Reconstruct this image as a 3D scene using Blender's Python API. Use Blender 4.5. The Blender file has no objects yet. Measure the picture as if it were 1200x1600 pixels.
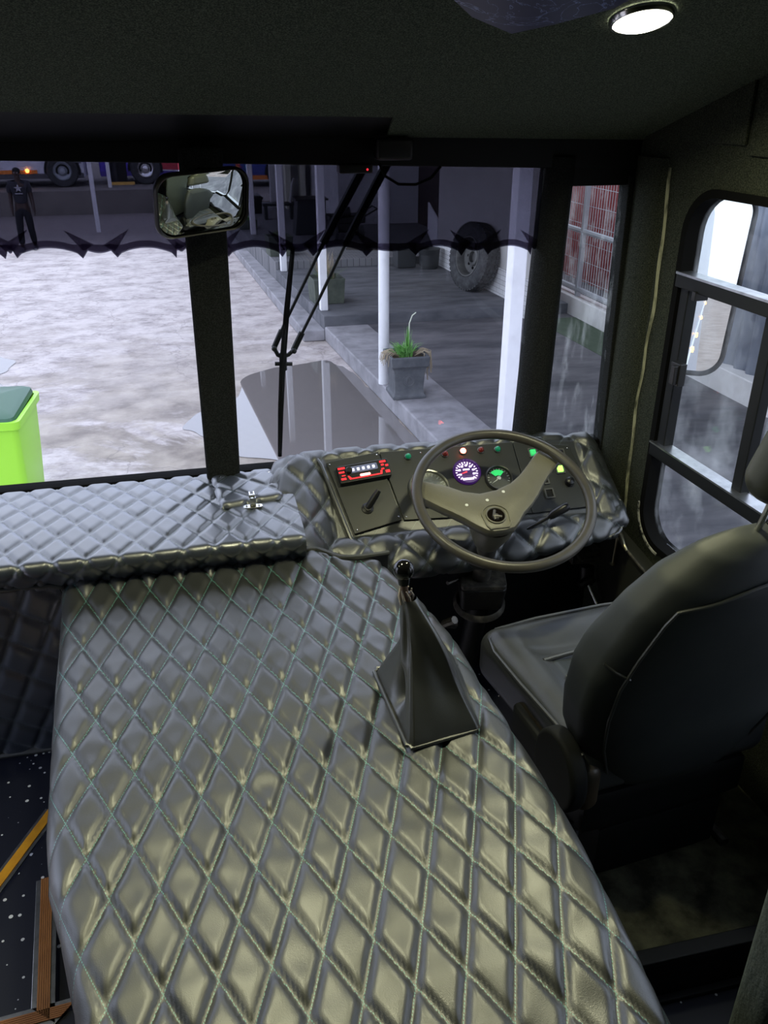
import bpy, bmesh, math, random
import numpy as np
from mathutils import Vector, Matrix, noise
R = math.radians
random.seed(7)
SC = bpy.context.scene
COL = SC.collection

# ---------------------------------------------------------------- camera, sky, exposure
cam_d = bpy.data.cameras.new('camera')
cam = bpy.data.objects.new('camera', cam_d)
COL.objects.link(cam)
cam_d.sensor_fit = 'HORIZONTAL'
cam_d.sensor_width = 36.0
cam_d.lens = 39.0
cam_d.clip_start = 0.02
cam_d.clip_end = 200
cam.location = (0, 0, 3.1)
cam.rotation_euler = (R(90 - 26.7), 0, R(-12.8))
SC.camera = cam
SC.view_settings.view_transform = 'Standard'
SC.view_settings.look = 'None'
SC.view_settings.gamma = 1.0
SC.view_settings.exposure = 0.0
SC.view_settings.use_curve_mapping = False

SKY = 2.6            # overcast evening sky
LAMP = 6.6            # ceiling downlights
world = bpy.data.worlds.new('sky')
SC.world = world
world.use_nodes = True
wn = world.node_tree.nodes
wl = world.node_tree.links
wn.clear()
w_out = wn.new('ShaderNodeOutputWorld')
w_bg = wn.new('ShaderNodeBackground')
w_tc = wn.new('ShaderNodeTexCoord')
w_no = wn.new('ShaderNodeTexNoise')
w_no.inputs['Scale'].default_value = 2.2
w_no.inputs['Detail'].default_value = 5
w_cr = wn.new('ShaderNodeValToRGB')
w_cr.color_ramp.elements[0].position = 0.3
w_cr.color_ramp.elements[0].color = (0.62, 0.71, 0.97, 1)
w_cr.color_ramp.elements[1].position = 0.75
w_cr.color_ramp.elements[1].color = (0.86, 0.90, 1.0, 1)
wl.new(w_tc.outputs['Generated'], w_no.inputs['Vector'])
wl.new(w_no.outputs['Fac'], w_cr.inputs['Fac'])
wl.new(w_cr.outputs['Color'], w_bg.inputs['Color'])
w_bg.inputs['Strength'].default_value = SKY
wl.new(w_bg.outputs['Background'], w_out.inputs['Surface'])

# ---------------------------------------------------------------- materials
MATS = {}
def mat(name, col, rough=0.5, metal=0.0, spec=0.5, var=None, bump=None, emit=None, coords='Object', coat=0.0, ior=None):
    """var = (scale, colour2, low, high[, stretch xyz]); bump = (scale, strength, distance)"""
    if name in MATS: return MATS[name]
    m = bpy.data.materials.new(name); m.use_nodes = True
    nt = m.node_tree; p = nt.nodes['Principled BSDF']
    p.inputs['Base Color'].default_value = (*col, 1)
    p.inputs['Roughness'].default_value = rough
    p.inputs['Metallic'].default_value = metal
    p.inputs['Specular IOR Level'].default_value = spec
    if coat: p.inputs['Coat Weight'].default_value = coat
    if ior: p.inputs['IOR'].default_value = ior
    tc = nt.nodes.new('ShaderNodeTexCoord')
    if var:
        n = nt.nodes.new('ShaderNodeTexNoise'); n.inputs['Scale'].default_value = var[0]; n.inputs['Detail'].default_value = 6
        n.inputs['Roughness'].default_value = 0.6
        r = nt.nodes.new('ShaderNodeValToRGB')
        r.color_ramp.elements[0].position = var[2]; r.color_ramp.elements[0].color = (*col, 1)
        r.color_ramp.elements[1].position = var[3]; r.color_ramp.elements[1].color = (*var[1], 1)
        if len(var) > 4:
            mp = nt.nodes.new('ShaderNodeMapping'); mp.inputs['Scale'].default_value = var[4]
            nt.links.new(tc.outputs[coords], mp.inputs['Vector']); nt.links.new(mp.outputs['Vector'], n.inputs['Vector'])
        else: nt.links.new(tc.outputs[coords], n.inputs['Vector'])
        nt.links.new(n.outputs['Fac'], r.inputs['Fac']); nt.links.new(r.outputs['Color'], p.inputs['Base Color'])
    if bump:
        n = nt.nodes.new('ShaderNodeTexNoise'); n.inputs['Scale'].default_value = bump[0]; n.inputs['Detail'].default_value = 4
        b = nt.nodes.new('ShaderNodeBump'); b.inputs['Strength'].default_value = bump[1]; b.inputs['Distance'].default_value = bump[2]
        nt.links.new(tc.outputs[coords], n.inputs['Vector']); nt.links.new(n.outputs['Fac'], b.inputs['Height'])
        nt.links.new(b.outputs['Normal'], p.inputs['Normal'])
    if emit:
        p.inputs['Emission Color'].default_value = (*emit[0], 1); p.inputs['Emission Strength'].default_value = emit[1]
    MATS[name] = m
    return m

def nodes_of(m): return m.node_tree.nodes, m.node_tree.links, m.node_tree.nodes['Principled BSDF']
def math_node(N, L, op, a, b=None, c=None):
    n = N.new('ShaderNodeMath'); n.operation = op
    for i, v in enumerate((a, b, c)):
        if v is None: continue
        if isinstance(v, (int, float)): n.inputs[i].default_value = v
        else: L.new(v, n.inputs[i])
    return n.outputs[0]

def quilt_leather(name, base, rough, thread, dash=9.0, width=0.010, coat=0.2):
    """quilted vinyl: UV holds the seam lattice, thread stitches run along whole numbers"""
    m = mat(name, base, rough, ior=2.0, coat=coat)
    N, L, P = nodes_of(m)
    P.inputs['Coat Roughness'].default_value = rough
    uv = N.new('ShaderNodeUVMap'); uv.uv_map = 'seams'
    sp = N.new('ShaderNodeSeparateXYZ'); L.new(uv.outputs['UV'], sp.inputs[0])
    def seam(a, b):
        f = math_node(N, L, 'FRACT', math_node(N, L, 'ADD', a, 0.5))
        d = math_node(N, L, 'ABSOLUTE', math_node(N, L, 'SUBTRACT', f, 0.5))
        line = math_node(N, L, 'LESS_THAN', d, width)
        g = math_node(N, L, 'LESS_THAN', math_node(N, L, 'FRACT', math_node(N, L, 'MULTIPLY', b, dash * 2)), 0.62)
        return math_node(N, L, 'MULTIPLY', line, g)
    s = math_node(N, L, 'MAXIMUM', seam(sp.outputs[0], sp.outputs[1]), seam(sp.outputs[1], sp.outputs[0]))
    mx = N.new('ShaderNodeMix'); mx.data_type = 'RGBA'
    mx.inputs['A'].default_value = (*base, 1); mx.inputs['B'].default_value = (*thread, 1)
    L.new(s, mx.inputs['Factor']); L.new(mx.outputs['Result'], P.inputs['Base Color'])
    tc = N.new('ShaderNodeTexCoord')
    v = N.new('ShaderNodeTexVoronoi'); v.inputs['Scale'].default_value = 620
    L.new(tc.outputs['Object'], v.inputs['Vector'])
    n2 = N.new('ShaderNodeTexNoise'); n2.inputs['Scale'].default_value = 9; n2.inputs['Detail'].default_value = 3
    L.new(tc.outputs['Object'], n2.inputs['Vector'])
    r = N.new('ShaderNodeMapRange'); r.inputs['To Min'].default_value = rough - 0.06; r.inputs['To Max'].default_value = rough + 0.10
    L.new(n2.outputs['Fac'], r.inputs['Value']); L.new(r.outputs['Result'], P.inputs['Roughness'])
    b = N.new('ShaderNodeBump'); b.inputs['Strength'].default_value = 0.22; b.inputs['Distance'].default_value = 0.0006
    L.new(v.outputs['Distance'], b.inputs['Height']); L.new(b.outputs['Normal'], P.inputs['Normal'])
    return m

def glass_mat(name, tint=(0.93, 0.95, 0.95), ior=1.45, rough=0.0, mottle=None):
    m = bpy.data.materials.new(name); m.use_nodes = True
    N = m.node_tree.nodes; L = m.node_tree.links; N.clear()
    o = N.new('ShaderNodeOutputMaterial'); t = N.new('ShaderNodeBsdfTransparent'); g = N.new('ShaderNodeBsdfGlossy')
    x = N.new('ShaderNodeMixShader')
    t.inputs['Color'].default_value = (*tint, 1); g.inputs['Roughness'].default_value = rough
    ge = N.new('ShaderNodeNewGeometry'); dt = N.new('ShaderNodeVectorMath'); dt.operation = 'DOT_PRODUCT'
    L.new(ge.outputs['Normal'], dt.inputs[0]); L.new(ge.outputs['Incoming'], dt.inputs[1])
    f0 = ((ior - 1) / (ior + 1)) ** 2      # thin sheet, same reflectance from both sides
    c1 = math_node(N, L, 'SUBTRACT', 1.0, math_node(N, L, 'ABSOLUTE', dt.outputs['Value']))
    fr_ = math_node(N, L, 'ADD', f0, math_node(N, L, 'MULTIPLY', math_node(N, L, 'POWER', c1, 5.0), 1 - f0))
    L.new(fr_, x.inputs[0]); L.new(t.outputs[0], x.inputs[1]); L.new(g.outputs[0], x.inputs[2])
    last = x.outputs[0]
    if mottle:   # pale translucent noise (scale, low, high, amount, stretch)
        tc = N.new('ShaderNodeTexCoord'); mp = N.new('ShaderNodeMapping'); mp.inputs['Scale'].default_value = mottle[4]
        n = N.new('ShaderNodeTexNoise'); n.inputs['Scale'].default_value = mottle[0]; n.inputs['Detail'].default_value = 8
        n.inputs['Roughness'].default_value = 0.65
        r = N.new('ShaderNodeMapRange'); r.inputs['From Min'].default_value = mottle[1]; r.inputs['From Max'].default_value = mottle[2]
        r.inputs['To Max'].default_value = mottle[3]
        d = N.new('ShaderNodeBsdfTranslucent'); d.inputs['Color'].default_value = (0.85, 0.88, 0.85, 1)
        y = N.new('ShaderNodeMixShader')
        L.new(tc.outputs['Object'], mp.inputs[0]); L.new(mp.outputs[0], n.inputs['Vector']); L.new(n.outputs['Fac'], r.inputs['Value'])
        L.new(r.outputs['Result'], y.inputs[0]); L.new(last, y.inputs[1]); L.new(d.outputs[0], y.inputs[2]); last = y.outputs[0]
    L.new(last, o.inputs['Surface'])
    MATS[name] = m
    return m

def emis(name, col, s):
    m = mat(name, col, 0.4, emit=(col, s)); return m

# ---------------------------------------------------------------- mesh helpers
OFF = {}
class MB:
    def __init__(self): self.v = []; self.f = []; self.m = []; self.uv = None
    def add(self, vs, fs, mi=0):
        b = len(self.v); self.v += [tuple(p) for p in vs]
        for f in fs: self.f.append([i + b for i in f]); self.m.append(mi)
        return self
    def box(self, c, s, mi=0, rot=None):
        x, y, z = s[0] / 2, s[1] / 2, s[2] / 2
        vs = [Vector((a * x, b * y, d * z)) for a in (-1, 1) for b in (-1, 1) for d in (-1, 1)]
        if rot is not None: vs = [rot @ p for p in vs]
        c = Vector(c); vs = [p + c for p in vs]
        return self.add(vs, [(0, 1, 3, 2), (4, 6, 7, 5), (0, 4, 5, 1), (2, 3, 7, 6), (0, 2, 6, 4), (1, 5, 7, 3)], mi)
    def bbox(self, lo, hi, mi=0):
        return self.box([(a + b) / 2 for a, b in zip(lo, hi)], [b - a for a, b in zip(lo, hi)], mi)
    def tube(self, path, r, seg=10, mi=0, closed=False, cap=True, flat=1.0):
        P = [Vector(p) for p in path]; n = len(P)
        rr = r if isinstance(r, (list, tuple)) else [r] * n
        vs = []; up = None
        for i in range(n):
            if closed: t = (P[(i + 1) % n] - P[i - 1]).normalized()
            else: t = (P[min(i + 1, n - 1)] - P[max(i - 1, 0)]).normalized()
            if up is None:
                up = Vector((0, 0, 1)) if abs(t.z) < 0.9 else Vector((1, 0, 0))
            a = (up - t * up.dot(t))
            if a.length < 1e-6: a = t.orthogonal()
            a.normalize(); up = a; b = t.cross(a)
            for k in range(seg):
                th = 2 * math.pi * k / seg
                vs.append(P[i] + (a * math.cos(th) + b * math.sin(th) * flat) * rr[i])
        fs = []
        for i in range(n if closed else n - 1):
            j = (i + 1) % n
            for k in range(seg):
                k2 = (k + 1) % seg; fs.append((i * seg + k, i * seg + k2, j * seg + k2, j * seg + k))
        if cap and not closed: fs.append(tuple(range(seg))[::-1]); fs.append(tuple((n - 1) * seg + k for k in range(seg)))
        return self.add(vs, fs, mi)
    def cyl(self, a, b, r, r2=None, seg=24, mi=0):
        return self.tube([a, b], [r, r if r2 is None else r2], seg, mi)
    def lathe(self, prof, M=None, seg=32, mi=0, arc=1.0):
        """prof: list of (radius, height) about local z"""
        M = M or Matrix.Identity(4); vs = []; n = len(prof)
        for k in range(seg):
            th = 2 * math.pi * k / seg * arc
            for (r, h) in prof: vs.append(M @ Vector((r * math.cos(th), r * math.sin(th), h)))
        fs = []
        for k in range(seg):
            k2 = (k + 1) % seg
            for i in range(n - 1): fs.append((k * n + i, k2 * n + i, k2 * n + i + 1, k * n + i + 1))
        return self.add(vs, fs, mi)
    def prism(self, poly, h0, h1, M=None, mi=0, taper=1.0):
        """poly in local xy, extruded local z h0..h1"""
        M = M or Matrix.Identity(4); n = len(poly)
        cx = sum(p[0] for p in poly) / n; cy = sum(p[1] for p in poly) / n
        vs = [M @ Vector((p[0], p[1], h0)) for p in poly] + [M @ Vector((cx + (p[0] - cx) * taper, cy + (p[1] - cy) * taper, h1)) for p in poly]
        fs = [tuple(range(n))[::-1], tuple(range(n, 2 * n))] + [(i, (i + 1) % n, n + (i + 1) % n, n + i) for i in range(n)]
        return self.add(vs, fs, mi)
    def sphere(self, c, r, seg=20, rings=12, mi=0, sc=(1, 1, 1)):
        prof = [(math.sin(math.pi * i / rings) * r, -math.cos(math.pi * i / rings) * r) for i in range(rings + 1)]
        prof[0] = (0.0005 * r, prof[0][1]); prof[-1] = (0.0005 * r, prof[-1][1])
        M = Matrix.Translation(Vector(c)) @ Matrix.Diagonal((*sc, 1))
        return self.lathe(prof, M, seg, mi)
    def grid(self, P, mi=0, flip=False):
        nu, nv = len(P), len(P[0]); vs = [p for row in P for p in row]; fs = []
        for i in range(nu - 1):
            for j in range(nv - 1):
                q = (i * nv + j, (i + 1) * nv + j, (i + 1) * nv + j + 1, i * nv + j + 1)
                fs.append(q[::-1] if flip else q)
        return self.add(vs, fs, mi)
    def build(self, name, ms, parent=None, smooth=False, bevel=0, seg=2, angle=40, sub=0, origin=None, solid=0):
        me = bpy.data.meshes.new(name)
        off = OFF.get(parent) if parent else None
        if off is None:
            if parent is None:
                if origin is None:
                    A = np.array(self.v); lo = A.min(0); hi = A.max(0)
                    origin = ((lo[0] + hi[0]) / 2, (lo[1] + hi[1]) / 2, lo[2])
                off = Vector(origin)
            else: off = Vector((0, 0, 0))
        me.from_pydata([(p[0] - off[0], p[1] - off[1], p[2] - off[2]) for p in self.v], [], self.f)
        if not isinstance(ms, (list, tuple)): ms = [ms]
        for m in ms: me.materials.append(m)
        if len(ms) > 1: me.polygons.foreach_set('material_index', self.m)
        if smooth: me.polygons.foreach_set('use_smooth', [True] * len(self.f))
        if self.uv is not None:
            ul = me.uv_layers.new(name='seams')
            idx = np.empty(len(me.loops), dtype=np.int32); me.loops.foreach_get('vertex_index', idx)
            ul.data.foreach_set('uv', np.asarray(self.uv)[idx].astype(np.float32).ravel())
        me.update()
        bm = bmesh.new(); bm.from_mesh(me); bmesh.ops.recalc_face_normals(bm, faces=bm.faces[:]) if self.uv is None else None
        if self.uv is None: bm.to_mesh(me)
        bm.free()
        o = bpy.data.objects.new(name, me); COL.objects.link(o)
        if parent: o.parent = parent
        else: o.location = off
        OFF[o] = Vector(off)
        if bevel:
            b = o.modifiers.new('bevel', 'BEVEL'); b.width = bevel; b.segments = seg; b.limit_method = 'ANGLE'; b.angle_limit = R(35)
            me.polygons.foreach_set('use_smooth', [True] * len(me.polygons))
            w = o.modifiers.new('wn', 'WEIGHTED_NORMAL'); w.keep_sharp = False
        if solid:
            s = o.modifiers.new('solid', 'SOLIDIFY'); s.thickness = solid
        if sub:
            s = o.modifiers.new('sub', 'SUBSURF'); s.levels = sub; s.render_levels = sub
        if smooth and not bevel and not sub and self.uv is None:
            try: me.set_sharp_from_angle(angle=R(angle))
            except Exception: pass
        return o

def tag(o, label=None, cat=None, group=None, kind=None):
    if label: o['label'] = label
    if cat: o['category'] = cat
    if group: o['group'] = group
    if kind: o['kind'] = kind
    return o
def thing(name, label, cat, loc=(0, 0, 0), group=None):
    o = bpy.data.objects.new(name, None); COL.objects.link(o); o.location = loc; o.empty_display_size = 0.1
    OFF[o] = Vector(loc); return tag(o, label, cat, group)
def struct(mb, name, ms, **k):
    return tag(mb.build(name, ms, **k), kind='structure')
def copy_tree(o, parent=None):
    c = o.copy(); COL.objects.link(c); c.parent = parent; OFF[c] = Vector(OFF.get(o, (0, 0, 0)))
    for ch in [x for x in bpy.data.objects if x.parent == o]: copy_tree(ch, c)
    return c
def frame(o, x, y, z=None):
    """matrix with given origin and axes"""
    x = Vector(x).normalized(); y = Vector(y).normalized(); z = x.cross(y).normalized() if z is None else Vector(z).normalized()
    M = Matrix((x, y, z)).transposed().to_4x4(); M.translation = Vector(o); return M
def rrect(w, h, r, n=6, cx=0, cy=0):
    pts = []
    for (sx, sy, a0) in ((1, 1, 0), (-1, 1, 90), (-1, -1, 180), (1, -1, 270)):
        for k in range(n + 1):
            a = R(a0 + 90 * k / n); pts.append((cx + sx * (w / 2 - r) + r * math.cos(a), cy + sy * (h / 2 - r) + r * math.sin(a)))
    return pts
def rbox(mb, c, size, r, n=14, deform=None, mi=0, M=None):
    """rounded cushion box made of six grids"""
    hx, hy, hz = [s / 2 for s in size]; H = (hx, hy, hz)
    for ax in range(3):
        for sg in (-1, 1):
            a, b = [i for i in range(3) if i != ax]; rows = []
            for i in range(n + 1):
                row = []
                for j in range(n + 1):
                    p = [0, 0, 0]; p[ax] = sg * H[ax]
                    p[a] = (2 * i / n - 1) * H[a]; p[b] = (2 * j / n - 1) * H[b]
                    inn = [max(-H[k] + r, min(H[k] - r, p[k])) for k in range(3)]
                    d = Vector(p) - Vector(inn)
                    if d.length > 1e-9: d = d.normalized() * r
                    q = Vector(inn) + d
                    if deform: q = deform(q)
                    q = q + Vector(c)
                    row.append(M @ q if M else q)
                rows.append(row)
            mb.grid(rows, mi)
    return mb
def weld(o, d=0.0004):
    w = o.modifiers.new('weld', 'WELD'); w.merge_threshold = d; return o

def quilt(name, P, S, v1, v2, org, m, h, parent=None, wr=0.0, edge=None, seed=0.0, puff=0.25, step=1.0):
    """P[nu][nv] 3D points, S[nu][nv] flat cloth coordinates; pads rise between the seams of a diamond lattice"""
    P = np.array(P, float); S = np.array(S, float)
    Minv = np.linalg.inv(np.array([[v1[0], v2[0]], [v1[1], v2[1]]]))
    ab = (S - np.array(org)) @ Minv.T
    du = np.gradient(P, axis=0); dv = np.gradient(P, axis=1)
    N = np.cross(du, dv); N /= (np.linalg.norm(N, axis=2, keepdims=True) + 1e-12)
    def g(t):
        d = np.abs((t + 0.5) % 1.0 - 0.5)
        return 1 - (1 - np.minimum(1, d / puff)) ** 2.4
    f = g(ab[..., 0]) * g(ab[..., 1])
    big = f * h
    if wr:
        x, y = S[..., 0], S[..., 1]
        ca = np.floor(ab[..., 0]); cb = np.floor(ab[..., 1])
        rnd = np.modf(np.abs(np.sin(ca * 12.9898 + cb * 78.233 + seed) * 43758.5))[0]
        ang = rnd * 6.28
        w = np.sin((x * np.cos(ang) + y * np.sin(ang)) * (38 + 45 * rnd) + rnd * 30) * np.sin(x * 13 + rnd * 9) * np.sin(y * 17 + 3 * rnd)
        w += 0.5 * np.sin(x * 21 + 3 * np.sin(y * 17 + seed)) * np.sin(y * 60 + 3 * np.sin(x * 19))
        big = big * (0.8 + 0.4 * rnd) + wr * w * np.minimum(1, f * 1.5)
    if edge is not None: big = big * np.array(edge)
    Q = P + N * big[..., None]
    mb = MB(); mb.grid([[tuple(p) for p in row] for row in Q.tolist()])
    mb.uv = ab.reshape(-1, 2)
    return mb.build(name, m, parent, smooth=True)

def lerp(a, b, t): return a + (b - a) * t
def interp(tab, y):
    return float(np.interp(y, [t[0] for t in tab], [t[1] for t in tab]))

# ================================================================ MATERIALS
leather = quilt_leather('quilted_black_vinyl', (0.018, 0.020, 0.021), 0.41, (0.10, 0.36, 0.34), width=0.010)
leather_dash = quilt_leather('quilted_dash_vinyl', (0.034, 0.041, 0.056), 0.33, (0.10, 0.16, 0.17), dash=8, width=0.009, coat=0.7)
leather_pod = quilt_leather('quilted_pod_vinyl', (0.018, 0.021, 0.022), 0.37, (0.12, 0.17, 0.17), dash=8, width=0.008, coat=0.1)
plain_leather = mat('plain_black_vinyl', (0.030, 0.032, 0.030), 0.40, ior=2.0, bump=(700, 0.25, 0.0006))
seat_leather = mat('seat_leather', (0.030, 0.033, 0.036), 0.40, ior=1.8, var=(6, (0.05, 0.052, 0.05), 0.4, 0.75), bump=(260, 0.25, 0.0008))
seat_back_cloth = mat('seat_back_vinyl', (0.022, 0.026, 0.027), 0.55, var=(5, (0.032, 0.037, 0.036), 0.4, 0.7), bump=(60, 0.12, 0.002))
carpet_wall = mat('grey_green_carpet', (0.018, 0.021, 0.016), 0.95, spec=0.15, var=(330, (0.080, 0.088, 0.064), 0.42, 0.72), bump=(300, 0.5, 0.003))
carpet_ceiling = mat('ceiling_carpet', (0.038, 0.048, 0.035), 0.95, spec=0.15, var=(330, (0.18, 0.21, 0.145), 0.42, 0.72), bump=(300, 0.5, 0.003))
carpet_dark = mat('charcoal_carpet', (0.010, 0.011, 0.011), 0.95, spec=0.15, var=(330, (0.034, 0.037, 0.036), 0.42, 0.72), bump=(300, 0.5, 0.003))
carpet_floor = mat('worn_floor_carpet', (0.020, 0.020, 0.014), 0.95, spec=0.1, var=(14, (0.10, 0.10, 0.065), 0.35, 0.75), bump=(200, 0.6, 0.003))
black_paint = mat('black_paint', (0.006, 0.007, 0.008), 0.55, spec=0.3)
black_rubber = mat('black_rubber', (0.005, 0.005, 0.005), 0.85, spec=0.06)
black_plastic = mat('black_plastic', (0.011, 0.011, 0.012), 0.35)
wheel_plastic = mat('worn_wheel_plastic', (0.14, 0.132, 0.10), 0.36, var=(7, (0.18, 0.17, 0.125), 0.35, 0.7), bump=(420, 0.35, 0.0012))
rim_plastic = mat('rim_plastic', (0.050, 0.046, 0.038), 0.36, var=(11, (0.075, 0.066, 0.052), 0.4, 0.7), bump=(300, 0.1, 0.0008))
panel_vinyl = mat('panel_grey', (0.030, 0.032, 0.029), 0.42, bump=(500, 0.12, 0.0005))
chrome = mat('chrome', (0.80, 0.80, 0.78), 0.16, 1.0)
alu = mat('aluminium', (0.55, 0.56, 0.57), 0.34, 1.0, var=(30, (0.35, 0.36, 0.37), 0.4, 0.7))
dull_metal = mat('dull_metal', (0.16, 0.15, 0.13), 0.42, 0.8, var=(40, (0.06, 0.055, 0.05), 0.4, 0.7))
brass = mat('brass_hook', (0.55, 0.50, 0.33), 0.35, 0.8)
dusty_black = mat('dusty_black', (0.05, 0.047, 0.04), 0.55, var=(30, (0.24, 0.22, 0.175), 0.45, 0.8))

m = mat('speckled_floor', (0.008, 0.010, 0.022), 0.5)
N, L, P = nodes_of(m)
tc = N.new('ShaderNodeTexCoord'); vo = N.new('ShaderNodeTexVoronoi'); vo.inputs['Scale'].default_value = 48
L.new(tc.outputs['Object'], vo.inputs['Vector'])
sepc = N.new('ShaderNodeSeparateColor'); L.new(vo.outputs['Color'], sepc.inputs[0])
rad = math_node(N, L, 'MULTIPLY', sepc.outputs[0], 0.26)
dot = math_node(N, L, 'LESS_THAN', vo.outputs['Distance'], rad)
keep = math_node(N, L, 'GREATER_THAN', sepc.outputs[1], 0.25)
msk = math_node(N, L, 'MULTIPLY', dot, keep)
mx = N.new('ShaderNodeMix'); mx.data_type = 'RGBA'; mx.inputs['A'].default_value = (0.008, 0.010, 0.022, 1); mx.inputs['B'].default_value = (0.75, 0.75, 0.76, 1)
L.new(msk, mx.inputs['Factor']); L.new(mx.outputs['Result'], P.inputs['Base Color'])
speckle = m

windscreen_glass = glass_mat('windscreen_glass', (0.95, 0.96, 0.98), 1.35)
mottled_glass = glass_mat('mottled_side_glass', (0.88, 0.90, 0.90), 1.35, mottle=(7.0, 0.46, 0.85, 0.22, (1, 1, 0.6)))  # pale translucent mottling across the side panes
scratched_glass = glass_mat('scratched_quarter_glass', (0.90, 0.92, 0.92), 1.35, mottle=(9.0, 0.52, 0.85, 0.30, (3, 3, 0.6)))
film = glass_mat('tint_film', (0.125, 0.120, 0.155), 1.12)
film_edge = glass_mat('tint_film_edge', (0.24, 0.21, 0.27), 1.12)
gauge_glass = glass_mat('gauge_glass', (0.93, 0.95, 0.95), 1.5)
mirror_glass = mat('mirror_glass', (0.86, 0.90, 0.86), 0.01, 1.0)

# ================================================================ THE BUS SHELL (structure)
Z0 = 1.42            # aisle floor
SLOPE = 0.33
def slope_z(y): return 3.0 + (2.2 - y) * SLOPE
def wall_x(y): return 1.24 - 0.0769 * (max(y, 1.0) - 2.0)

# floor with the entrance steps cut out on the left
mb = MB()
mb.prism([(-0.442, 1.236), (-0.35, 0.9), (1.40, 0.9), (1.40, 1.0), (-0.30, 1.0), (-0.30, 2.4), (-0.52, 1.55)], 1.30, Z0 - 0.08)
fl = MB()
fl.bbox((-1.25, -3.2, 1.30), (1.34, 0.98, 1.32))
fl.bbox((-0.50, 0.98, 1.30), (0.66, 1.25, 1.32))
struct(fl, 'floor', speckle)
tr = MB()                      # lower entrance tread and the front left floor
tr.prism([(-0.43, 1.20), (-0.33, 1.2), (-0.33, 2.23), (-0.42, 2.23), (-0.525, 1.804), (-0.616, 1.615), (-0.80, 1.20)], 1.20, 1.30)
struct(tr, 'floor_step', speckle)
ff = MB(); ff.bbox((-1.25, 0.98, 1.18), (-0.33, 2.24, 1.24))
struct(ff, 'floor_entrance', speckle)
fw = MB(); fw.bbox((0.5, 1.0, 1.22), (1.40, 2.45, 1.30))
struct(fw, 'floor_footwell', speckle)
pf = MB(); pf.bbox((0.50, 1.01, 1.30), (1.36, 1.72, 1.455))
struct(pf, 'floor_driver_platform', carpet_floor, bevel=0.006)
pe = MB(); pe.bbox((0.50, 0.992, 1.325), (1.36, 1.008, 1.452)); pe.bbox((0.50, 0.975, 1.322), (1.36, 0.992, 1.335))
pe.bbox((0.5, 0.985, 1.448), (1.36, 1.02, 1.462))
struct(pe, 'trim_platform_riser', black_paint, bevel=0.003)

# ceiling: flat part, sloped front part, black valance
c = MB(); c.bbox((-1.3, -3.2, 3.28), (1.36, 1.36, 3.31))
struct(c, 'ceiling', carpet_ceiling)
def slope_slab(name, m, poly, lift=0.0, th=0.01, **k):
    b = MB(); nrm = Vector((0, SLOPE, 1)).normalized()
    b.prism([(p[0], p[1]) for p in poly], 0, 1)
    n = len(poly); vs = []
    for j, (x, y) in enumerate(poly): vs.append(tuple(Vector((x, y, slope_z(y))) - nrm * lift))
    for j, (x, y) in enumerate(poly): vs.append(tuple(Vector((x, y, slope_z(y))) - nrm * (lift - th)))
    b.v = vs
    return struct(b, name, m, **k)
slope_slab('ceiling_front_left', carpet_ceiling, [(-1.3, 2.0), (-0.345, 1.998), (0.50, 2.045), (0.40, 1.345), (-1.3, 1.345)])
slope_slab('ceiling_front_right', carpet_ceiling, [(0.505, 2.19), (1.225, 2.235), (1.30, 1.345), (0.404, 1.345)], bevel=0.002)
slope_slab('ceiling_valance', black_paint, [(-1.3, 1.93), (-1.3, 2.3), (1.225, 2.3), (1.225, 2.10), (0.60, 2.00), (0.40, 1.95)], lift=-0.012)
nrm = Vector((0, SLOPE, 1)).normalized()

# blue printed ceiling inlay
m = mat('blue_mural', (0.010, 0.012, 0.060), 0.35)
N, L, P = nodes_of(m)
tc = N.new('ShaderNodeTexCoord'); n1 = N.new('ShaderNodeTexNoise'); n1.inputs['Scale'].default_value = 9; n1.inputs['Detail'].default_value = 7; n1.inputs['Distortion'].default_value = 2.5
L.new(tc.outputs['Object'], n1.inputs['Vector'])
d = math_node(N, L, 'ABSOLUTE', math_node(N, L, 'SUBTRACT', n1.outputs['Fac'], 0.5))
ln = math_node(N, L, 'LESS_THAN', d, 0.006)
mx = N.new('ShaderNodeMix'); mx.data_type = 'RGBA'; mx.inputs['A'].default_value = (0.012, 0.014, 0.075, 1); mx.inputs['B'].default_value = (0.20, 0.25, 0.50, 1)
L.new(ln, mx.inputs['Factor']); L.new(mx.outputs['Result'], P.inputs['Base Color'])
slope_slab('ceiling_inlay', m, [(0.30, 1.346), (0.43, 1.46), (0.50, 1.54), (0.594, 1.60), (0.66, 1.56), (0.735, 1.50), (0.80, 1.346)], lift=0.004, th=0.004)

# front wall: windscreen surround
b = MB(); b.prism([(-1.3, 2.985), (1.05, 2.920), (1.24, 2.915), (1.24, 3.02), (-1.3, 3.02)], 0, 0.065, frame((0, 2.300, 0), (1, 0, 0), (0, 0, 1))); struct(b, 'trim_windscreen_top', black_paint, bevel=0.004)
b = MB(); b.bbox((-1.3, 2.244, 2.06), (1.235, 2.30, 2.122)); struct(b, 'trim_windscreen_bottom', black_rubber, bevel=0.006)
b = MB(); b.bbox((-1.3, 2.242, 1.15), (1.24, 2.30, 2.07)); struct(b, 'wall_front', black_paint)
b = MB(); b.prism([(-0.002, 2.99), (-0.013, 2.12), (0.080, 2.12), (0.103, 2.99)], 0, 0.065, frame((0, 2.255, 0), (1, 0, 0), (0, 0, 1)))
struct(b, 'trim_centre_pillar', carpet_dark, bevel=0.012, seg=3)
b = MB()
pil = [(2.95, 0.955, 1.045), (2.75, 0.95, 1.04), (2.4, 0.937, 1.035), (2.05, 0.925, 1.03)]
rows = []
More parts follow.
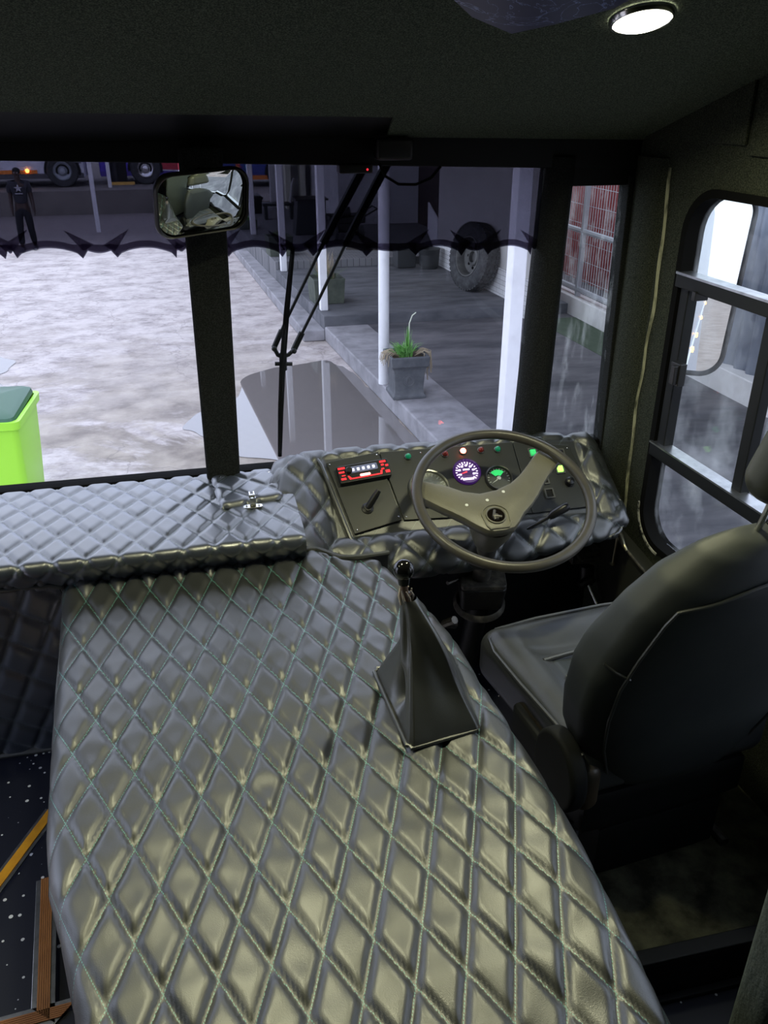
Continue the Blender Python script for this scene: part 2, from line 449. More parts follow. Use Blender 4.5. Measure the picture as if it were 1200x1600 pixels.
for (z, xa, xb) in pil:
    row = []
    for k in range(17):
        a = math.pi * k / 16
        row.append(((xa + xb) / 2 - math.cos(a) * (xb - xa) / 2, 2.285 - math.sin(a) * 0.075, z))
    rows.append(row)
b.grid(rows, 0); struct(b, 'trim_right_pillar', carpet_dark, smooth=True)
b = MB(); b.prism([(1.196, 2.90), (1.212, 2.90), (1.235, 2.0), (1.212, 2.0)], -0.03, 0.03, frame((0, 2.262, 0), (1, 0, 0), (0, 0, 1)))
struct(b, 'trim_quarter_edge', carpet_dark, bevel=0.004)
b = MB(); b.bbox((1.03, 2.24, 2.875), (1.225, 2.30, 2.96)); struct(b, 'trim_quarter_top', black_paint, bevel=0.003)
# panes
def pane(name, x0, x1, z0, z1, m):
    g = MB(); g.bbox((x0, 2.262, z0), (x1, 2.268, z1)); return struct(g, name, m)
pane('window_1', -1.3, 0.02, 2.11, 3.00, windscreen_glass)
pane('window_2', 0.06, 0.99, 2.11, 2.98, windscreen_glass)
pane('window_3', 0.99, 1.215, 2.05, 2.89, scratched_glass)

# tinted film with thorned lower border, stuck to the windscreen
def film_mesh(name, x0, x1, humps, zt):
    """humps: list of (left tip x, right tip x, z of tip)"""
    bot = []; inner = []
    def base(x): return 2.764 + (x + 0.446) * (2.722 - 2.764) / 1.39
    prev = x0
    pts = []
    for (a, c_, dz) in humps:
        # sag between previous tip and this one
        g = a - prev
        if g > 0.012:
            for k in range(1, 9):
                t = k / 9; pts.append((prev + 0.006 + (g - 0.012) * t, 0.000 - 0.009 * math.sin(math.pi * t)))
        pts.append((a, -0.020))
        w = c_ - a
        for k in range(1, 13):
            t = k / 13; pts.append((a + w * t, -0.016 + 0.020 * math.sin(math.pi * t) ** 0.75))
        pts.append((c_, -0.022)); prev = c_
    g = x1 - prev
    for k in range(1, 9):
        t = k / 9; pts.append((prev + g * t, 0.004 - 0.010 * math.sin(math.pi * t)))
    pts = [(x0, 0.0)] + pts + [(x1, 0.0)]
    low = [(x, base(x) + dz - 0.006) for x, dz in pts]
    mbf = MB(); rows = [[(x, 2.2605, z) for x, z in low], [(x, 2.2605, zt) for x, z in low]]
    mbf.grid(rows)
    root = mbf.build(name, film)
    # border ribbon with thorns pointing up
    hi = []
    for (x, z), (_, dz) in zip(low, pts):
        hi.append((x, base(x) + max(dz, -0.006) + 0.012))
    e = MB(); e.grid([[(x, 2.2590, z + 0.0035) for x, z in low], [(x, 2.2590, z) for x, z in hi]])
    for (a, c_, dz) in humps:
        for (x, sx) in ((a, 1), (c_, -1)):
            zb = base(x)
            e.add([(x + sx * 0.036, 2.2586, zb + 0.042), (x - sx * 0.030, 2.2586, zb + 0.006), (x - sx * 0.004, 2.2586, zb - 0.010), (x + sx * 0.012, 2.2586, zb + 0.010)], [(0, 1, 2, 3)])
    e.build('border', film_edge, root)
    return root
f1 = film_mesh('tint_film', -1.25, -0.004, [(-1.05, -0.92, 0), (-0.86, -0.64, 0), (-0.60, -0.44, 0), (-0.413, -0.259, 0), (-0.176, -0.031, 0)], 2.985)
tag(f1, 'dark tint film with thorned wavy lower edge along the top of the left windscreen', 'window film')
f2 = film_mesh('tint_film', 0.088, 0.955, [(0.10, 0.24, 0), (0.321, 0.465, 0), (0.603, 0.732, 0), (0.809, 0.936, 0)], 2.965)
tag(f2, 'dark tint film with thorned wavy lower edge along the top of the right windscreen', 'window film')

# right side wall with its rounded window opening; built on the slightly tapering wall line
WD = Vector((-0.0769, 1, 0)).normalized()          # forward along the wall
WN = Vector((-1, -0.0769, 0)).normalized()         # into the bus
def wp(y, z, off=0.0):
    p = Vector((wall_x(y), y, z)) + WN * off; return p
def wall_ring(mbx, outer, inner, off0, off1):
    n = len(inner)
    A = [wp(*p, off0) for p in outer]; B = [wp(*p, off0) for p in inner]; Cc = [wp(*p, off1) for p in inner]; D = [wp(*p, off1) for p in outer]
    mbx.add(A + B + Cc + D, [(i, (i + 1) % n, n + (i + 1) % n, n + i) for i in range(n)] + [(n + i, n + (i + 1) % n, 2 * n + (i + 1) % n, 2 * n + i) for i in range(n)] + [(2 * n + i, 2 * n + (i + 1) % n, 3 * n + (i + 1) % n, 3 * n + i) for i in range(n)])
def to_rect(p, y0, y1, z0, z1, cy, cz):
    dy, dz = p[0] - cy, p[1] - cz; t = 1e9
    if abs(dy) > 1e-9: t = min(t, ((y1 if dy > 0 else y0) - cy) / dy)
    if abs(dz) > 1e-9: t = min(t, ((z1 if dz > 0 else z0) - cz) / dz)
    return (cy + dy * t, cz + dz * t)
WY0, WY1, WZ0, WZ1 = 0.60, 1.985, 1.915, 2.885
inner = rrect(WY1 - WY0, WZ1 - WZ0, 0.105, 8, (WY0 + WY1) / 2, (WZ0 + WZ1) / 2)
# densify straight runs so the outer edge can turn its corners
dens = []
for i, p in enumerate(inner):
    q = inner[(i + 1) % len(inner)]; dd = math.hypot(q[0] - p[0], q[1] - p[1]); k = max(1, int(dd / 0.05))
    for j in range(k): dens.append((p[0] + (q[0] - p[0]) * j / k, p[1] + (q[1] - p[1]) * j / k))
inner = dens
cy_, cz_ = (WY0 + WY1) / 2, (WZ0 + WZ1) / 2
outer = [to_rect(p, 0.2, 2.25, 1.20, 3.33, cy_, cz_) for p in inner]
b = MB(); wall_ring(b, outer, inner, 0.0, -0.05); struct(b, 'wall_right', carpet_wall)
b = MB(); b.add([wp(-3.2, 1.2), wp(0.2, 1.2), wp(0.2, 1.95), wp(-3.2, 1.95)], [(0, 1, 2, 3)]); b.add([wp(-3.2, 2.9), wp(0.2, 2.9), wp(0.2, 3.33), wp(-3.2, 3.33)], [(0, 1, 2, 3)])
b.add([wp(-3.2, 1.9), wp(0.21, 1.9), wp(0.21, 2.95), wp(-3.2, 2.95)], [(0, 1, 2, 3)])  # added infill over the unseen window band, keeps daylight off the seat back
struct(b, 'wall_right_rear', carpet_wall)
# window frame: rubber ring, rails, stile, panes
def ring_mb(y0, y1, z0, z1, r, w, off0, off1, nseg=8):
    o_ = rrect(y1 - y0, z1 - z0, r, nseg, (y0 + y1) / 2, (z0 + z1) / 2)
    i_ = rrect(y1 - y0 - 2 * w, z1 - z0 - 2 * w, max(r - w, 0.01), nseg, (y0 + y1) / 2, (z0 + z1) / 2)
    x = MB(); wall_ring(x, o_, i_, off0, off1); return x
fr = ring_mb(WY0 - 0.012, WY1 + 0.012, WZ0 - 0.012, WZ1 + 0.012, 0.115, 0.021, 0.008, -0.045)
wf = struct(fr, 'window_4', black_rubber, smooth=True)
def wbar(y0, y1, z0, z1, o0, o1):
    x = MB(); vs = [wp(y, z, o) for o in (o0, o1) for (y, z) in ((y0, z0), (y1, z0), (y1, z1), (y0, z1))]
    x.add(vs, [(0, 1, 2, 3), (7, 6, 5, 4), (0, 4, 5, 1), (1, 5, 6, 2), (2, 6, 7, 3), (3, 7, 4, 0)]); return x
wbar(WY0, WY1, 2.650, 2.686, -0.030, 0.012).build('rail', black_paint, wf, bevel=0.003)
wbar(WY0, WY1, 2.178, 2.216, -0.030, 0.014).build('rail', black_paint, wf, bevel=0.003)
wbar(WY0, WY1, 2.683, 2.689, -0.026, 0.014).build('rail_edge', alu, wf)
wbar(WY0, WY1, 2.214, 2.219, -0.026, 0.016).build('rail_edge', alu, wf)
wbar(1.615, 1.650, 2.21, 2.66, -0.028, 0.002).build('stile', black_paint, wf, bevel=0.003)
wbar(1.935, 1.968, 2.21, 2.66, -0.028, 0.004).build('stile', black_paint, wf, bevel=0.003)
wbar(WY0, WY1, 2.68, 2.88, -0.034, -0.030).build('pane', mottled_glass, wf)
wbar(WY0, 1.62, 2.21, 2.66, -0.040, -0.036).build('pane', mottled_glass, wf)
wbar(1.62, WY1, 2.21, 2.66, -0.030, -0.026).build('pane', mottled_glass, wf)
wbar(WY0, WY1, 1.925, 2.19, -0.034, -0.030).build('pane', mottled_glass, wf)
l = wbar(1.895, 1.935, 2.405, 2.465, 0.0, 0.022); l2 = wbar(1.900, 1.915, 2.41, 2.46, 0.02, 0.034); l.add(l2.v, l2.f)
l.build('latch', black_plastic, wf, bevel=0.002)
l = wbar(1.885, 1.900, 2.632, 2.655, -0.02, 0.02); l.build('window_stop', black_plastic, wf, bevel=0.002)
# cracked pale sealant in the lower front corner of the frame
sm = mat('old_sealant', (0.42, 0.42, 0.38), 0.7, var=(60, (0.03, 0.03, 0.03), 0.42, 0.56))
pts = []
for p in rrect(WY1 - WY0 + 0.03, WZ1 - WZ0 + 0.03, 0.118, 10, cy_, cz_):
    if p[0] > 1.62 and p[1] < 2.06: pts.append(p)
b = MB(); b.tube([wp(p[0], p[1], 0.004) for p in sorted(pts, key=lambda q: (q[0] - 1.9) + (q[1] - 1.9))], 0.007, 6)
b.build('sealant', sm, wf, smooth=True)
# frayed pale edge strip where two trim panels meet
em = mat('frayed_edge', (0.40, 0.40, 0.28), 0.6, var=(45, (0.07, 0.075, 0.05), 0.45, 0.6, (1, 1, 0.25)))
b = MB(); rows = []
for k in range(40):
    z = 1.78 + (2.93 - 1.78) * k / 39; yy = 2.083 + 0.006 * math.sin(z * 9) + 0.003 * math.sin(z * 31); w = 0.0035 + 0.003 * abs(math.sin(z * 5.3)) + 0.0015 * math.sin(z * 40)
    rows.append([wp(yy - w, z, 0.001), wp(yy, z, 0.007), wp(yy + w, z, 0.001)])
b.grid(rows); struct(b, 'trim_frayed_edge', em, smooth=True)
b = MB(); rows = []
for k in range(30):
    z = 1.75 + (2.95 - 1.75) * k / 29
    rows.append([wp(2.10, z, 0.0), wp(2.115, z, 0.012), wp(2.20, z, 0.014), wp(2.25, z, 0.004)])
b.grid(rows); struct(b, 'trim_corner_post', carpet_wall, smooth=True)
# raised hatch panel high on the side wall
b = wbar(1.815, 2.235, 2.995, 3.32, 0.0, 0.010); struct(b, 'trim_hatch_cover', carpet_wall, bevel=0.003)
b = wbar(1.40, 1.795, 2.975, 3.32, 0.0, 0.010); struct(b, 'trim_hatch_cover_rear', carpet_wall, bevel=0.003)
# left wall with the entrance door opening, rear wall
b = MB(); b.bbox((-1.34, -3.2, 1.2), (-1.27, 1.2, 1.95)); b.bbox((-1.34, -3.2, 2.9), (-1.27, 2.3, 3.31)); b.bbox((-1.34, 1.95, 1.2), (-1.27, 2.3, 2.9))
b.bbox((-1.34, -3.2, 1.9), (-1.27, 1.2, 2.95))  # unseen window band filled in to block daylight from the left
struct(b, 'wall_left', carpet_wall)
b = MB(); b.bbox((-1.32, 1.2, 1.2), (-1.30, 1.95, 2.9)); struct(b, 'door_1', windscreen_glass)
b = MB(); b.bbox((-1.3, -3.25, 1.2), (1.34, -3.2, 3.31)); struct(b, 'wall_rear', carpet_wall)
for i, (yy) in enumerate((-2.1, -1.0)): pass

# ================================================================ ENGINE COVER
def xl(y): return interp([(0.2, -0.20), (0.739, -0.241), (0.90, -0.282), (0.987, -0.308), (1.108, -0.326), (1.52, -0.361), (1.90, -0.382)], y)
def xr(y): return interp([(0.2, 0.515), (0.566, 0.521), (0.9, 0.530), (1.086, 0.525), (1.346, 0.507), (1.545, 0.500), (1.70, 0.470), (1.80, 0.430), (1.90, 0.40)], y)
def yfront(x): return interp([(-0.5, 1.862), (0.20, 1.872), (0.245, 1.875), (0.30, 1.818), (0.34, 1.805), (0.43, 1.812), (0.6, 1.79)], x)
CZ = 2.02
root = thing('engine_cover', 'large diamond quilted black vinyl engine cover with green stitching', 'engine cover', (0.1, 1.1, Z0))
rad = 0.032; drop = 0.34
prof = [(-(drop + rad * 0.57) + k * 0.012, 'L') for k in range(0)]
def cross(y, n=176):
    a, b_ = xl(y), xr(y); pts = []; flat = []
    arc = rad * math.pi / 2; side = drop
    L0 = a + rad; R0 = b_ - rad; w = R0 - L0
    total = side + arc + w + arc + side
    for k in range(n + 1):
        # denser over the visible top
        t = k / n
        s = t * total; fx = (L0 - arc - side) + s
        if s < side: p = (a + 0.03 * ((side - s) / side), CZ - rad - (side - s))
        elif s < side + arc:
            an = (s - side) / rad; p = (L0 - rad * math.cos(an), CZ - rad + rad * math.sin(an))
        elif s < side + arc + w: p = (L0 + (s - side - arc), CZ)
        elif s < side + 2 * arc + w:
            an = (s - side - arc - w) / rad; p = (R0 + rad * math.sin(an), CZ - rad + rad * math.cos(an))
        else: p = (b_ - 0.02 * ((s - side - 2 * arc - w) / side), CZ - rad - (s - side - 2 * arc - w))
        pts.append(p); flat.append(fx)
    return pts, flat
P, S, E_ = [], [], []
NY = 300; NX = 300
for j in range(NY + 1):
    t = j / NY; y = 0.30 + (1.90 - 0.30) * t
    pts, flat = cross(y, NX); row, srow, er = [], [], []
    for (x, z), fx in zip(pts, flat):
        yf = yfront(x); yy = min(y, 1e9)
        yy = 0.30 + (yf - 0.30) * t
        sag = 0.006 * math.sin(x * 7 + 1) * math.sin(yy * 5)
        row.append((x, yy, z + sag + 0.022 * max(0.0, min(1.0, (yy - 1.60) / 0.22)) ** 2)); srow.append((fx, yy))
        e = min(1.0, max(0.0, (yf - yy) / 0.02)); e *= min(1.0, 0.12 + max(0.0, min(x - xl(yy), xr(yy) - x)) / 0.06) if z > CZ - rad - 0.001 else 0.12; er.append(e)
    P.append(row); S.append(srow); E_.append(er)
# u = y, v = x would face down; order rows by x for upward normals
P = np.array(P).transpose(1, 0, 2); S = np.array(S).transpose(1, 0, 2); E_ = np.array(E_).T
quilt('quilted_top', P, S, (0.03987, -0.08316), (0.03339, 0.08816), (-0.29827, 1.25724), leather, 0.0115, root, wr=0.0016, edge=E_, seed=3)
b = MB()
def front_line(dx=0):
    return [(x, yfront(x) + 0.002, CZ + 0.026) for x in (-0.378, -0.3, -0.2, -0.1, 0, 0.1, 0.18, 0.215, 0.235, 0.25, 0.275, 0.30, 0.32, 0.36, 0.40, 0.425)]
b.tube(front_line(), 0.0065, 8); b.build('piping', plain_leather, root, smooth=True)
b = MB(); rows = []
fl_ = front_line()
rows = [[(p[0], p[1] + 0.004, p[2] - 0.002) for p in fl_], [(p[0], p[1] + 0.012, p[2] - 0.03) for p in fl_], [(p[0], p[1] + 0.012, p[2] - 0.3) for p in fl_]]
b.grid(rows); b.build('front_skirt', plain_leather, root, smooth=True)
b = MB(); b.tube([(xl(y) + 0.004, y, CZ - 0.020) for y in [0.4 + 0.05 * k for k in range(30)]], 0.0032, 6); b.build('piping', plain_leather, root, smooth=True)

# ================================================================ LEDGE UNDER THE WINDSCREEN
root = thing('dashboard_ledge', 'long diamond quilted black ledge under the left windscreen, with flap', 'dashboard', (-0.5, 2.05, 1.3))
P, S = [], []
NX, NS = 330, 130
for i in range(NX + 1):
    x = -1.24 + (0.212 + 1.24) * i / NX
    prow, srow = [], []
    # cross profile from the glass towards the driver, over the roll and down the front
    yb = 2.238; yt = 1.814; r = 0.014
    zb = 2.118; zt = 2.122
    bul = 0.0
    flat_len = yb - yt
    arc = r * math.radians(110)
    dn = 0.085
    tot = flat_len + arc + dn
    for k in range(NS + 1):
        s = tot * k / NS
        if s < flat_len: y = yb - s; z = lerp(zb, zt, s / flat_len) + 0.006 * math.sin(math.pi * s / flat_len)
        elif s < flat_len + arc:
            a = (s - flat_len) / r; y = yt - r * math.sin(a); z = zt - r + r * math.cos(a)
        else:
            a = math.radians(110); q = s - flat_len - arc; y = yt - r * math.sin(a) + q * 0.58; z = zt - r + r * math.cos(a) - q * 0.81
        prow.append((x, y, z)); srow.append((x, yb - s))
    P.append(prow); S.append(srow)
P = np.array(P)[:, ::-1]; S = np.array(S)[:, ::-1]
quilt('quilted_top', P, S, (0.0375, -0.0600), (0.0375, 0.0600), (-0.346, 1.990), leather_dash, 0.0065, root, wr=0.0006, seed=8)
# quilted face below the ledge, running down to the entrance floor
P, S = [], []
for i in range(121):
    x = -1.24 + (0.855) * i / 120; prow, srow = [], []
    for k in range(91):
        t = k / 90; z = 2.045 - 0.80 * t; y = 1.845 + 0.36 * t
        prow.append((x, y, z)); srow.append((x, -t * 0.87))
    P.append(prow); S.append(srow)
P = np.array(P)[:, ::-1]; S = np.array(S)[:, ::-1]
quilt('quilted_front', P, S, (0.06, -0.075), (0.05, 0.12), (-0.5, -0.1), leather_dash, 0.010, root, seed=2)
b = MB(); b.tube([(-1.24, 1.835, 2.050), (-0.45, 1.835, 2.050), (-0.40, 1.835, 2.047), (-0.378, 1.842, 2.035), (-0.372, 1.85, 2.0)], 0.006, 8); b.build('piping', plain_leather, root, smooth=True)
b = MB(); b.tube([(-1.24, 2.196, 1.255), (-0.3, 2.196, 1.255)], 0.012, 8); b.build('bottom_trim', plain_leather, root, smooth=True)
# access flap with twist latch
fx = [(0.004, 2.185), (0.178, 2.192), (0.182, 2.020), (0.018, 1.992)]
P, S = [], []
for i in range(61):
    u = i / 60; prow, srow = [], []
    for k in range(51):
        v = k / 50
        x = lerp(lerp(fx[3][0], fx[2][0], u), lerp(fx[0][0], fx[1][0], u), v); y = lerp(lerp(fx[3][1], fx[2][1], u), lerp(fx[0][1], fx[1][1], u), v)
        e = min(u, 1 - u, v, 1 - v) / 0.08; e = min(1, e)
        prow.append((x, y, 2.128 + 0.011 * math.sqrt(max(0, 1 - (1 - e) ** 2)))); srow.append((x, y))
    P.append(prow); S.append(srow)
flap = quilt('flap', P, S, (0.046, -0.050), (0.046, 0.062), (0.052, 2.075), leather_dash, 0.007, root, seed=5)
for (x, y) in ((0.022, 2.168), (0.160, 2.168)):
    b = MB(); b.sphere((x, y, 2.144), 0.0045, 10, 6, sc=(1, 1, 0.5)); b.build('stud', chrome, flap, smooth=True)
b = MB(); b.prism(rrect(0.052, 0.020, 0.009, 5), 0, 0.003, Matrix.Translation((0.098, 1.985, 2.131)))
b.sphere((0.082, 1.985, 2.135), 0.003, 8, 6); b.sphere((0.114, 1.985, 2.135), 0.003, 8, 6)
b.box((0.099, 1.990, 2.145), (0.016, 0.012, 0.022)); b.box((0.0925, 2.004, 2.158), (0.005, 0.024, 0.008)); b.box((0.1035, 2.004, 2.158), (0.005, 0.024, 0.008))
b.box((0.098, 2.000, 2.150), (0.010, 0.008, 0.020))
b.build('latch', chrome, flap, bevel=0.0015)

# ================================================================ INSTRUMENT BINNACLE
T = R(37)
def pp(x, y, lift=0.0):
    return Vector((x, y, 2.15 - (2.15 - y) * math.tan(T))) + Vector((0, -math.sin(T), math.cos(T))) * lift
def pframe(x, y, lift=0.0, spin=0.0):
    M = frame(pp(x, y, lift), (1, 0, 0), (0, math.cos(T), math.sin(T)))
    return M @ Matrix.Rotation(spin, 4, 'Z')
root = thing('instrument_binnacle', 'padded quilted black dashboard pod with gauges, radio and switches behind the steering wheel', 'dashboard', (0.7, 2.05, 1.85))
full = [(2.238, 2.00), (2.238, 2.13), (2.212, 2.172), (2.180, 2.170), (1.970, 2.0125), (1.938, 2.004), (1.898, 1.974), (1.884, 1.935), (1.94, 1.90), (2.22, 1.85)]
st = [
 (0.152, [(2.22, 1.98), (2.20, 2.08), (2.15, 2.12), (2.08, 2.128), (1.94, 2.115), (1.90, 2.09), (1.87, 2.03), (1.87, 1.95), (1.95, 1.88), (2.18, 1.82)]),
 (0.185, [(2.238, 1.98), (2.235, 2.105), (2.21, 2.150), (2.13, 2.160), (1.935, 2.085), (1.895, 2.055), (1.862, 1.995), (1.865, 1.93), (1.94, 1.86), (2.20, 1.80)]),
 (0.245, [(2.238, 2.0), (2.238, 2.125), (2.215, 2.170), (2.16, 2.176), (1.948, 2.055), (1.905, 2.025), (1.868, 1.965), (1.870, 1.905), (1.94, 1.85), (2.21, 1.80)]),
 (0.305, full), (0.50, full), (0.80, full), (0.95, [full[0], full[1], full[2], full[3], full[4], full[5], (1.905, 1.980), (1.90, 1.955), (1.97, 1.92), (2.22, 1.87)]),
 (1.085, [(y - 0.012 if z > 2.1 else max(y, 1.915), (z - 0.011) if z > 2.1 else max(z, 1.955) - 0.002) for y, z in full]),
 (1.125, [(max(y - 0.02, 1.93), max(z, 1.965) - 0.006) for y, z in full]),
 (1.150, [(max(lerp(2.07, y, 0.86) - 0.01, 1.94), max(lerp(2.04, z, 0.80), 1.975)) for y, z in full]),
 (1.168, [(lerp(2.07, y, 0.66), lerp(2.03, z, 0.52)) for y, z in full]),
 (1.178, [(lerp(2.07, y, 0.35), lerp(2.02, z, 0.22)) for y, z in full])]
def catmull(pts, n):
    P_ = [np.array(p, float) for p in pts]; out = []
    for i in range(len(P_) - 1):
        p0 = P_[max(i - 1, 0)]; p1 = P_[i]; p2 = P_[i + 1]; p3 = P_[min(i + 2, len(P_) - 1)]
        for k in range(n):
            t = k / n; out.append(0.5 * (2 * p1 + (p2 - p0) * t + (2 * p0 - 5 * p1 + 4 * p2 - p3) * t * t + (3 * p1 - p0 - 3 * p2 + p3) * t ** 3))
    out.append(P_[-1]); return out
def profile(pts):
    # straight between 3 and 4 (the panel), rounded elsewhere
    a = catmull(pts[:4], 12); c_ = catmull(pts[4:], 12)
    mid = [np.array(pts[3]) * (1 - t) + np.array(pts[4]) * t for t in [k / 24 for k in range(1, 24)]]
    return a + mid + c_
rows = []
xs = [s[0] for s in st]
prof_st = [np.array(profile(s[1])) for s in st]
xx = []
for i in range(len(xs) - 1):
    n = max(3, int((xs[i + 1] - xs[i]) / 0.0065))
    xx += [xs[i] + (xs[i + 1] - xs[i]) * k / n for k in range(n)]
xx.append(xs[-1])
def pint(x):
    i = 0
    while i < len(xs) - 2 and x > xs[i + 1]: i += 1
    t = (x - xs[i]) / (xs[i + 1] - xs[i]); return prof_st[i] * (1 - t) + prof_st[i + 1] * t
P = np.array([[(x, p[0], p[1]) for p in pint(x)] for x in xx])
# resample finely along the profile
def resample(row, n):
    d = np.r_[0, np.cumsum(np.linalg.norm(np.diff(row, axis=0), axis=1))]; s = np.linspace(0, d[-1], n)
    return np.c_[[np.interp(s, d, row[:, k]) for k in range(3)]].T, s
P2, S2, E2 = [], [], []
sd = 0.0
for i, row in enumerate(P):
    q, s = resample(row, 150); P2.append(q)
    if i: sd += float(np.linalg.norm(P[i][52] - P[i - 1][52])) if P[i][52][0] < 0.31 or P[i][52][0] > 1.12 else float(P[i][0][0] - P[i - 1][0][0])
    S2.append([(sd, v) for v in s])
    er = []
    for k in range(150):
        y, z = q[k][1], q[k][2]; x = q[k][0]
        on = 1.0
        if 0.315 < x < 1.088 and 1.965 < y < 2.178 and abs(z - (2.15 - (2.15 - y) * math.tan(T))) < 0.012: on = 0.0
        er.append(on)
    E2.append(er)
P2 = np.array(P2)[:, ::-1]; S2 = np.array(S2)[:, ::-1]; E2 = np.array(E2)[:, ::-1]
quilt('quilted_hood', P2, S2, (0.052, -0.066), (0.052, 0.066), (0.05, 0.115), leather_pod, 0.0085, root, wr=0.0006, edge=E2, seed=4)
b = MB(); b.tube([(0.296, 2.180, 2.170), (0.306, 2.15, 2.160), (0.352, 1.965, 2.020), (0.364, 1.935, 1.996), (0.370, 1.90, 1.960)], 0.006, 8); b.build('piping', plain_leather, root, smooth=True)
# face plates
def plate(poly, name, th=0.004, lift=0.002, m=panel_vinyl):
    M = pframe(0, 2.15); q = [((x), (y - 2.15) / math.cos(T)) for x, y in poly]
    x = MB(); x.prism(q, lift, lift + th, M); return x.build(name, m, root, bevel=0.0012)
radio_pl = plate([(0.322, 2.160), (0.476, 2.176), (0.503, 1.998), (0.366, 1.976)], 'radio_plate', 0.007)
main_pl = plate([(0.480, 2.176), (0.884, 2.172), (0.884, 1.982), (0.512, 1.998)], 'gauge_plate', 0.004)
side_pl = plate([(0.886, 2.172), (1.058, 2.150), (1.088, 1.984), (0.886, 1.982)], 'switch_plate', 0.004)
for (x, y) in ((0.330, 2.153), (0.470, 2.168), (0.496, 2.006), (0.374, 1.984)):
    b = MB(); b.sphere(pp(x, y, 0.009), 0.0028, 8, 6); b.build('screw', chrome, radio_pl, smooth=True)
for (x, y) in ((0.519, 2.005), (0.60, 2.165)):
    b = MB(); b.sphere(pp(x, y, 0.006), 0.0024, 8, 6); b.build('screw', chrome, main_pl, smooth=True)
b = MB(); b.sphere(pp(1.050, 2.142, 0.006), 0.0024, 8, 6); b.build('screw', chrome, side_pl, smooth=True)
# radio
red_e = emis('radio_red_glow', (0.9, 0.02, 0.03), 1.3)
lcd = emis('radio_display', (0.16, 0.18, 0.30), 0.25)
M = pframe(0.421, 2.122, 0.009, R(5.5))
rad_ = MB(); rad_.prism(rrect(0.150, 0.056, 0.004), 0, 0.018, M); radio = rad_.build('car_radio', black_plastic, root, bevel=0.003)
b = MB(); b.prism(rrect(0.082, 0.020, 0.003, cx=0.000, cy=0.009), 0.018, 0.0195, M); b.build('display', lcd, radio)
b = MB()
for k in range(5): b.prism([(-0.034 + 0.015 * k, 0.004), (-0.027 + 0.015 * k, 0.004), (-0.0265 + 0.015 * k, 0.013), (-0.0335 + 0.015 * k, 0.013)], 0.0195, 0.0198, M)
b.build('display_text', emis('display_text', (0.75, 0.75, 1.0), 1.6), radio)
b = MB(); K = M @ Matrix.Translation((-0.043, 0.007, 0.018)); b.lathe([(0.0095, 0), (0.0095, 0.009), (0.0075, 0.011), (0.0001, 0.011)], K, 20); b.build('knob', black_plastic, radio, smooth=True)
b = MB()
for (x0, y0, x1, y1) in ((-0.072, 0.016, -0.052, 0.022), (-0.072, 0.004, -0.056, 0.009), (-0.070, -0.018, -0.056, -0.012), (-0.066, -0.006, -0.056, -0.003),
                         (0.050, 0.016, 0.068, 0.022), (0.052, 0.006, 0.060, 0.011), (0.064, 0.002, 0.072, 0.008), (0.050, -0.006, 0.058, -0.002), (0.060, -0.018, 0.072, -0.010)):
    b.prism([(x0, y0), (x1, y0), (x1, y1), (x0, y1)], 0.018, 0.0192, M)
b.prism([(-0.046, -0.020), (0.048, -0.020), (0.052, -0.008), (0.046, -0.008), (0.044, -0.0165), (-0.040, -0.0165), (-0.046, -0.008), (-0.050, -0.008)], 0.018, 0.0192, M)
b.build('lit_button', red_e, radio)
b = MB(); b.prism(rrect(0.03, 0.007, 0.003, cx=0.0, cy=-0.0125), 0.0192, 0.0205, M); b.build('lit_button', emis('radio_hot', (1.0, 0.30, 0.25), 6), radio)
# dimmer stalk
b = MB(); M = pframe(0.414, 2.034, 0.009); b.lathe([(0.017, 0), (0.017, 0.003), (0.010, 0.006), (0.010, 0.008), (0.0001, 0.008)], M, 20)
a0 = pp(0.414, 2.034, 0.012); a1 = a0 + Vector((0.022, 0.006, 0.030)); a2 = a0 + Vector((0.034, 0.010, 0.046))
b.tube([a0, a1, a2], [0.009, 0.0095, 0.007], 14); b.build('dimmer_stalk', black_plastic, root, smooth=True)
# gauges
def gauge(x, y, r, rim_m, face_m, name):
    M = pframe(x, y, 0.006); g = MB()
    g.lathe([(r, 0), (r * 1.02, 0.006), (r * 0.97, 0.012), (r * 0.90, 0.011), (r * 0.88, 0.002)], M, 40); o = g.build(name, rim_m, root, smooth=True)
    g = MB(); g.lathe([(r * 0.89, 0.003), (0.0001, 0.003)], M, 40); g.build('dial', face_m, o)
    g = MB(); g.lathe([(r * 0.91, 0.0095), (r * 0.5, 0.0105), (0.0001, 0.011)], M, 40); g.build('gauge_lens', gauge_glass, o, smooth=True)
    return o, M
def ticks(M, r0, r1, a0, a1, n, w, h=0.0045):
    t = MB()
    for k in range(n):
        a = R(lerp(a0, a1, k / (n - 1))); rr = r0 if k % 2 == 0 else (r0 + r1) / 2
        c0 = Vector((math.cos(a), math.sin(a))); pz = Vector((-c0.y, c0.x)) * w
        q = [c0 * rr + pz, c0 * r1 + pz, c0 * r1 - pz, c0 * rr - pz]; t.prism([(v.x, v.y) for v in q], 0.0032, h, M)
    return t
violet_rim = mat('violet_bezel', (0.03, 0.012, 0.06), 0.25, emit=((0.25, 0.05, 0.6), 0.12))
violet_face = emis('violet_dial', (0.13, 0.07, 0.22), 0.35)
white_glow = emis('violet_white_glow', (0.92, 0.75, 1.0), 2.6)
grey_face = mat('grey_dial', (0.10, 0.10, 0.095), 0.5)
o, M = gauge(0.722, 2.102, 0.041, violet_rim, violet_face, 'speedometer')
ticks(M, 0.024, 0.033, 225, -45, 19, 0.0011).build('dial_marks', white_glow, o)
b = MB()
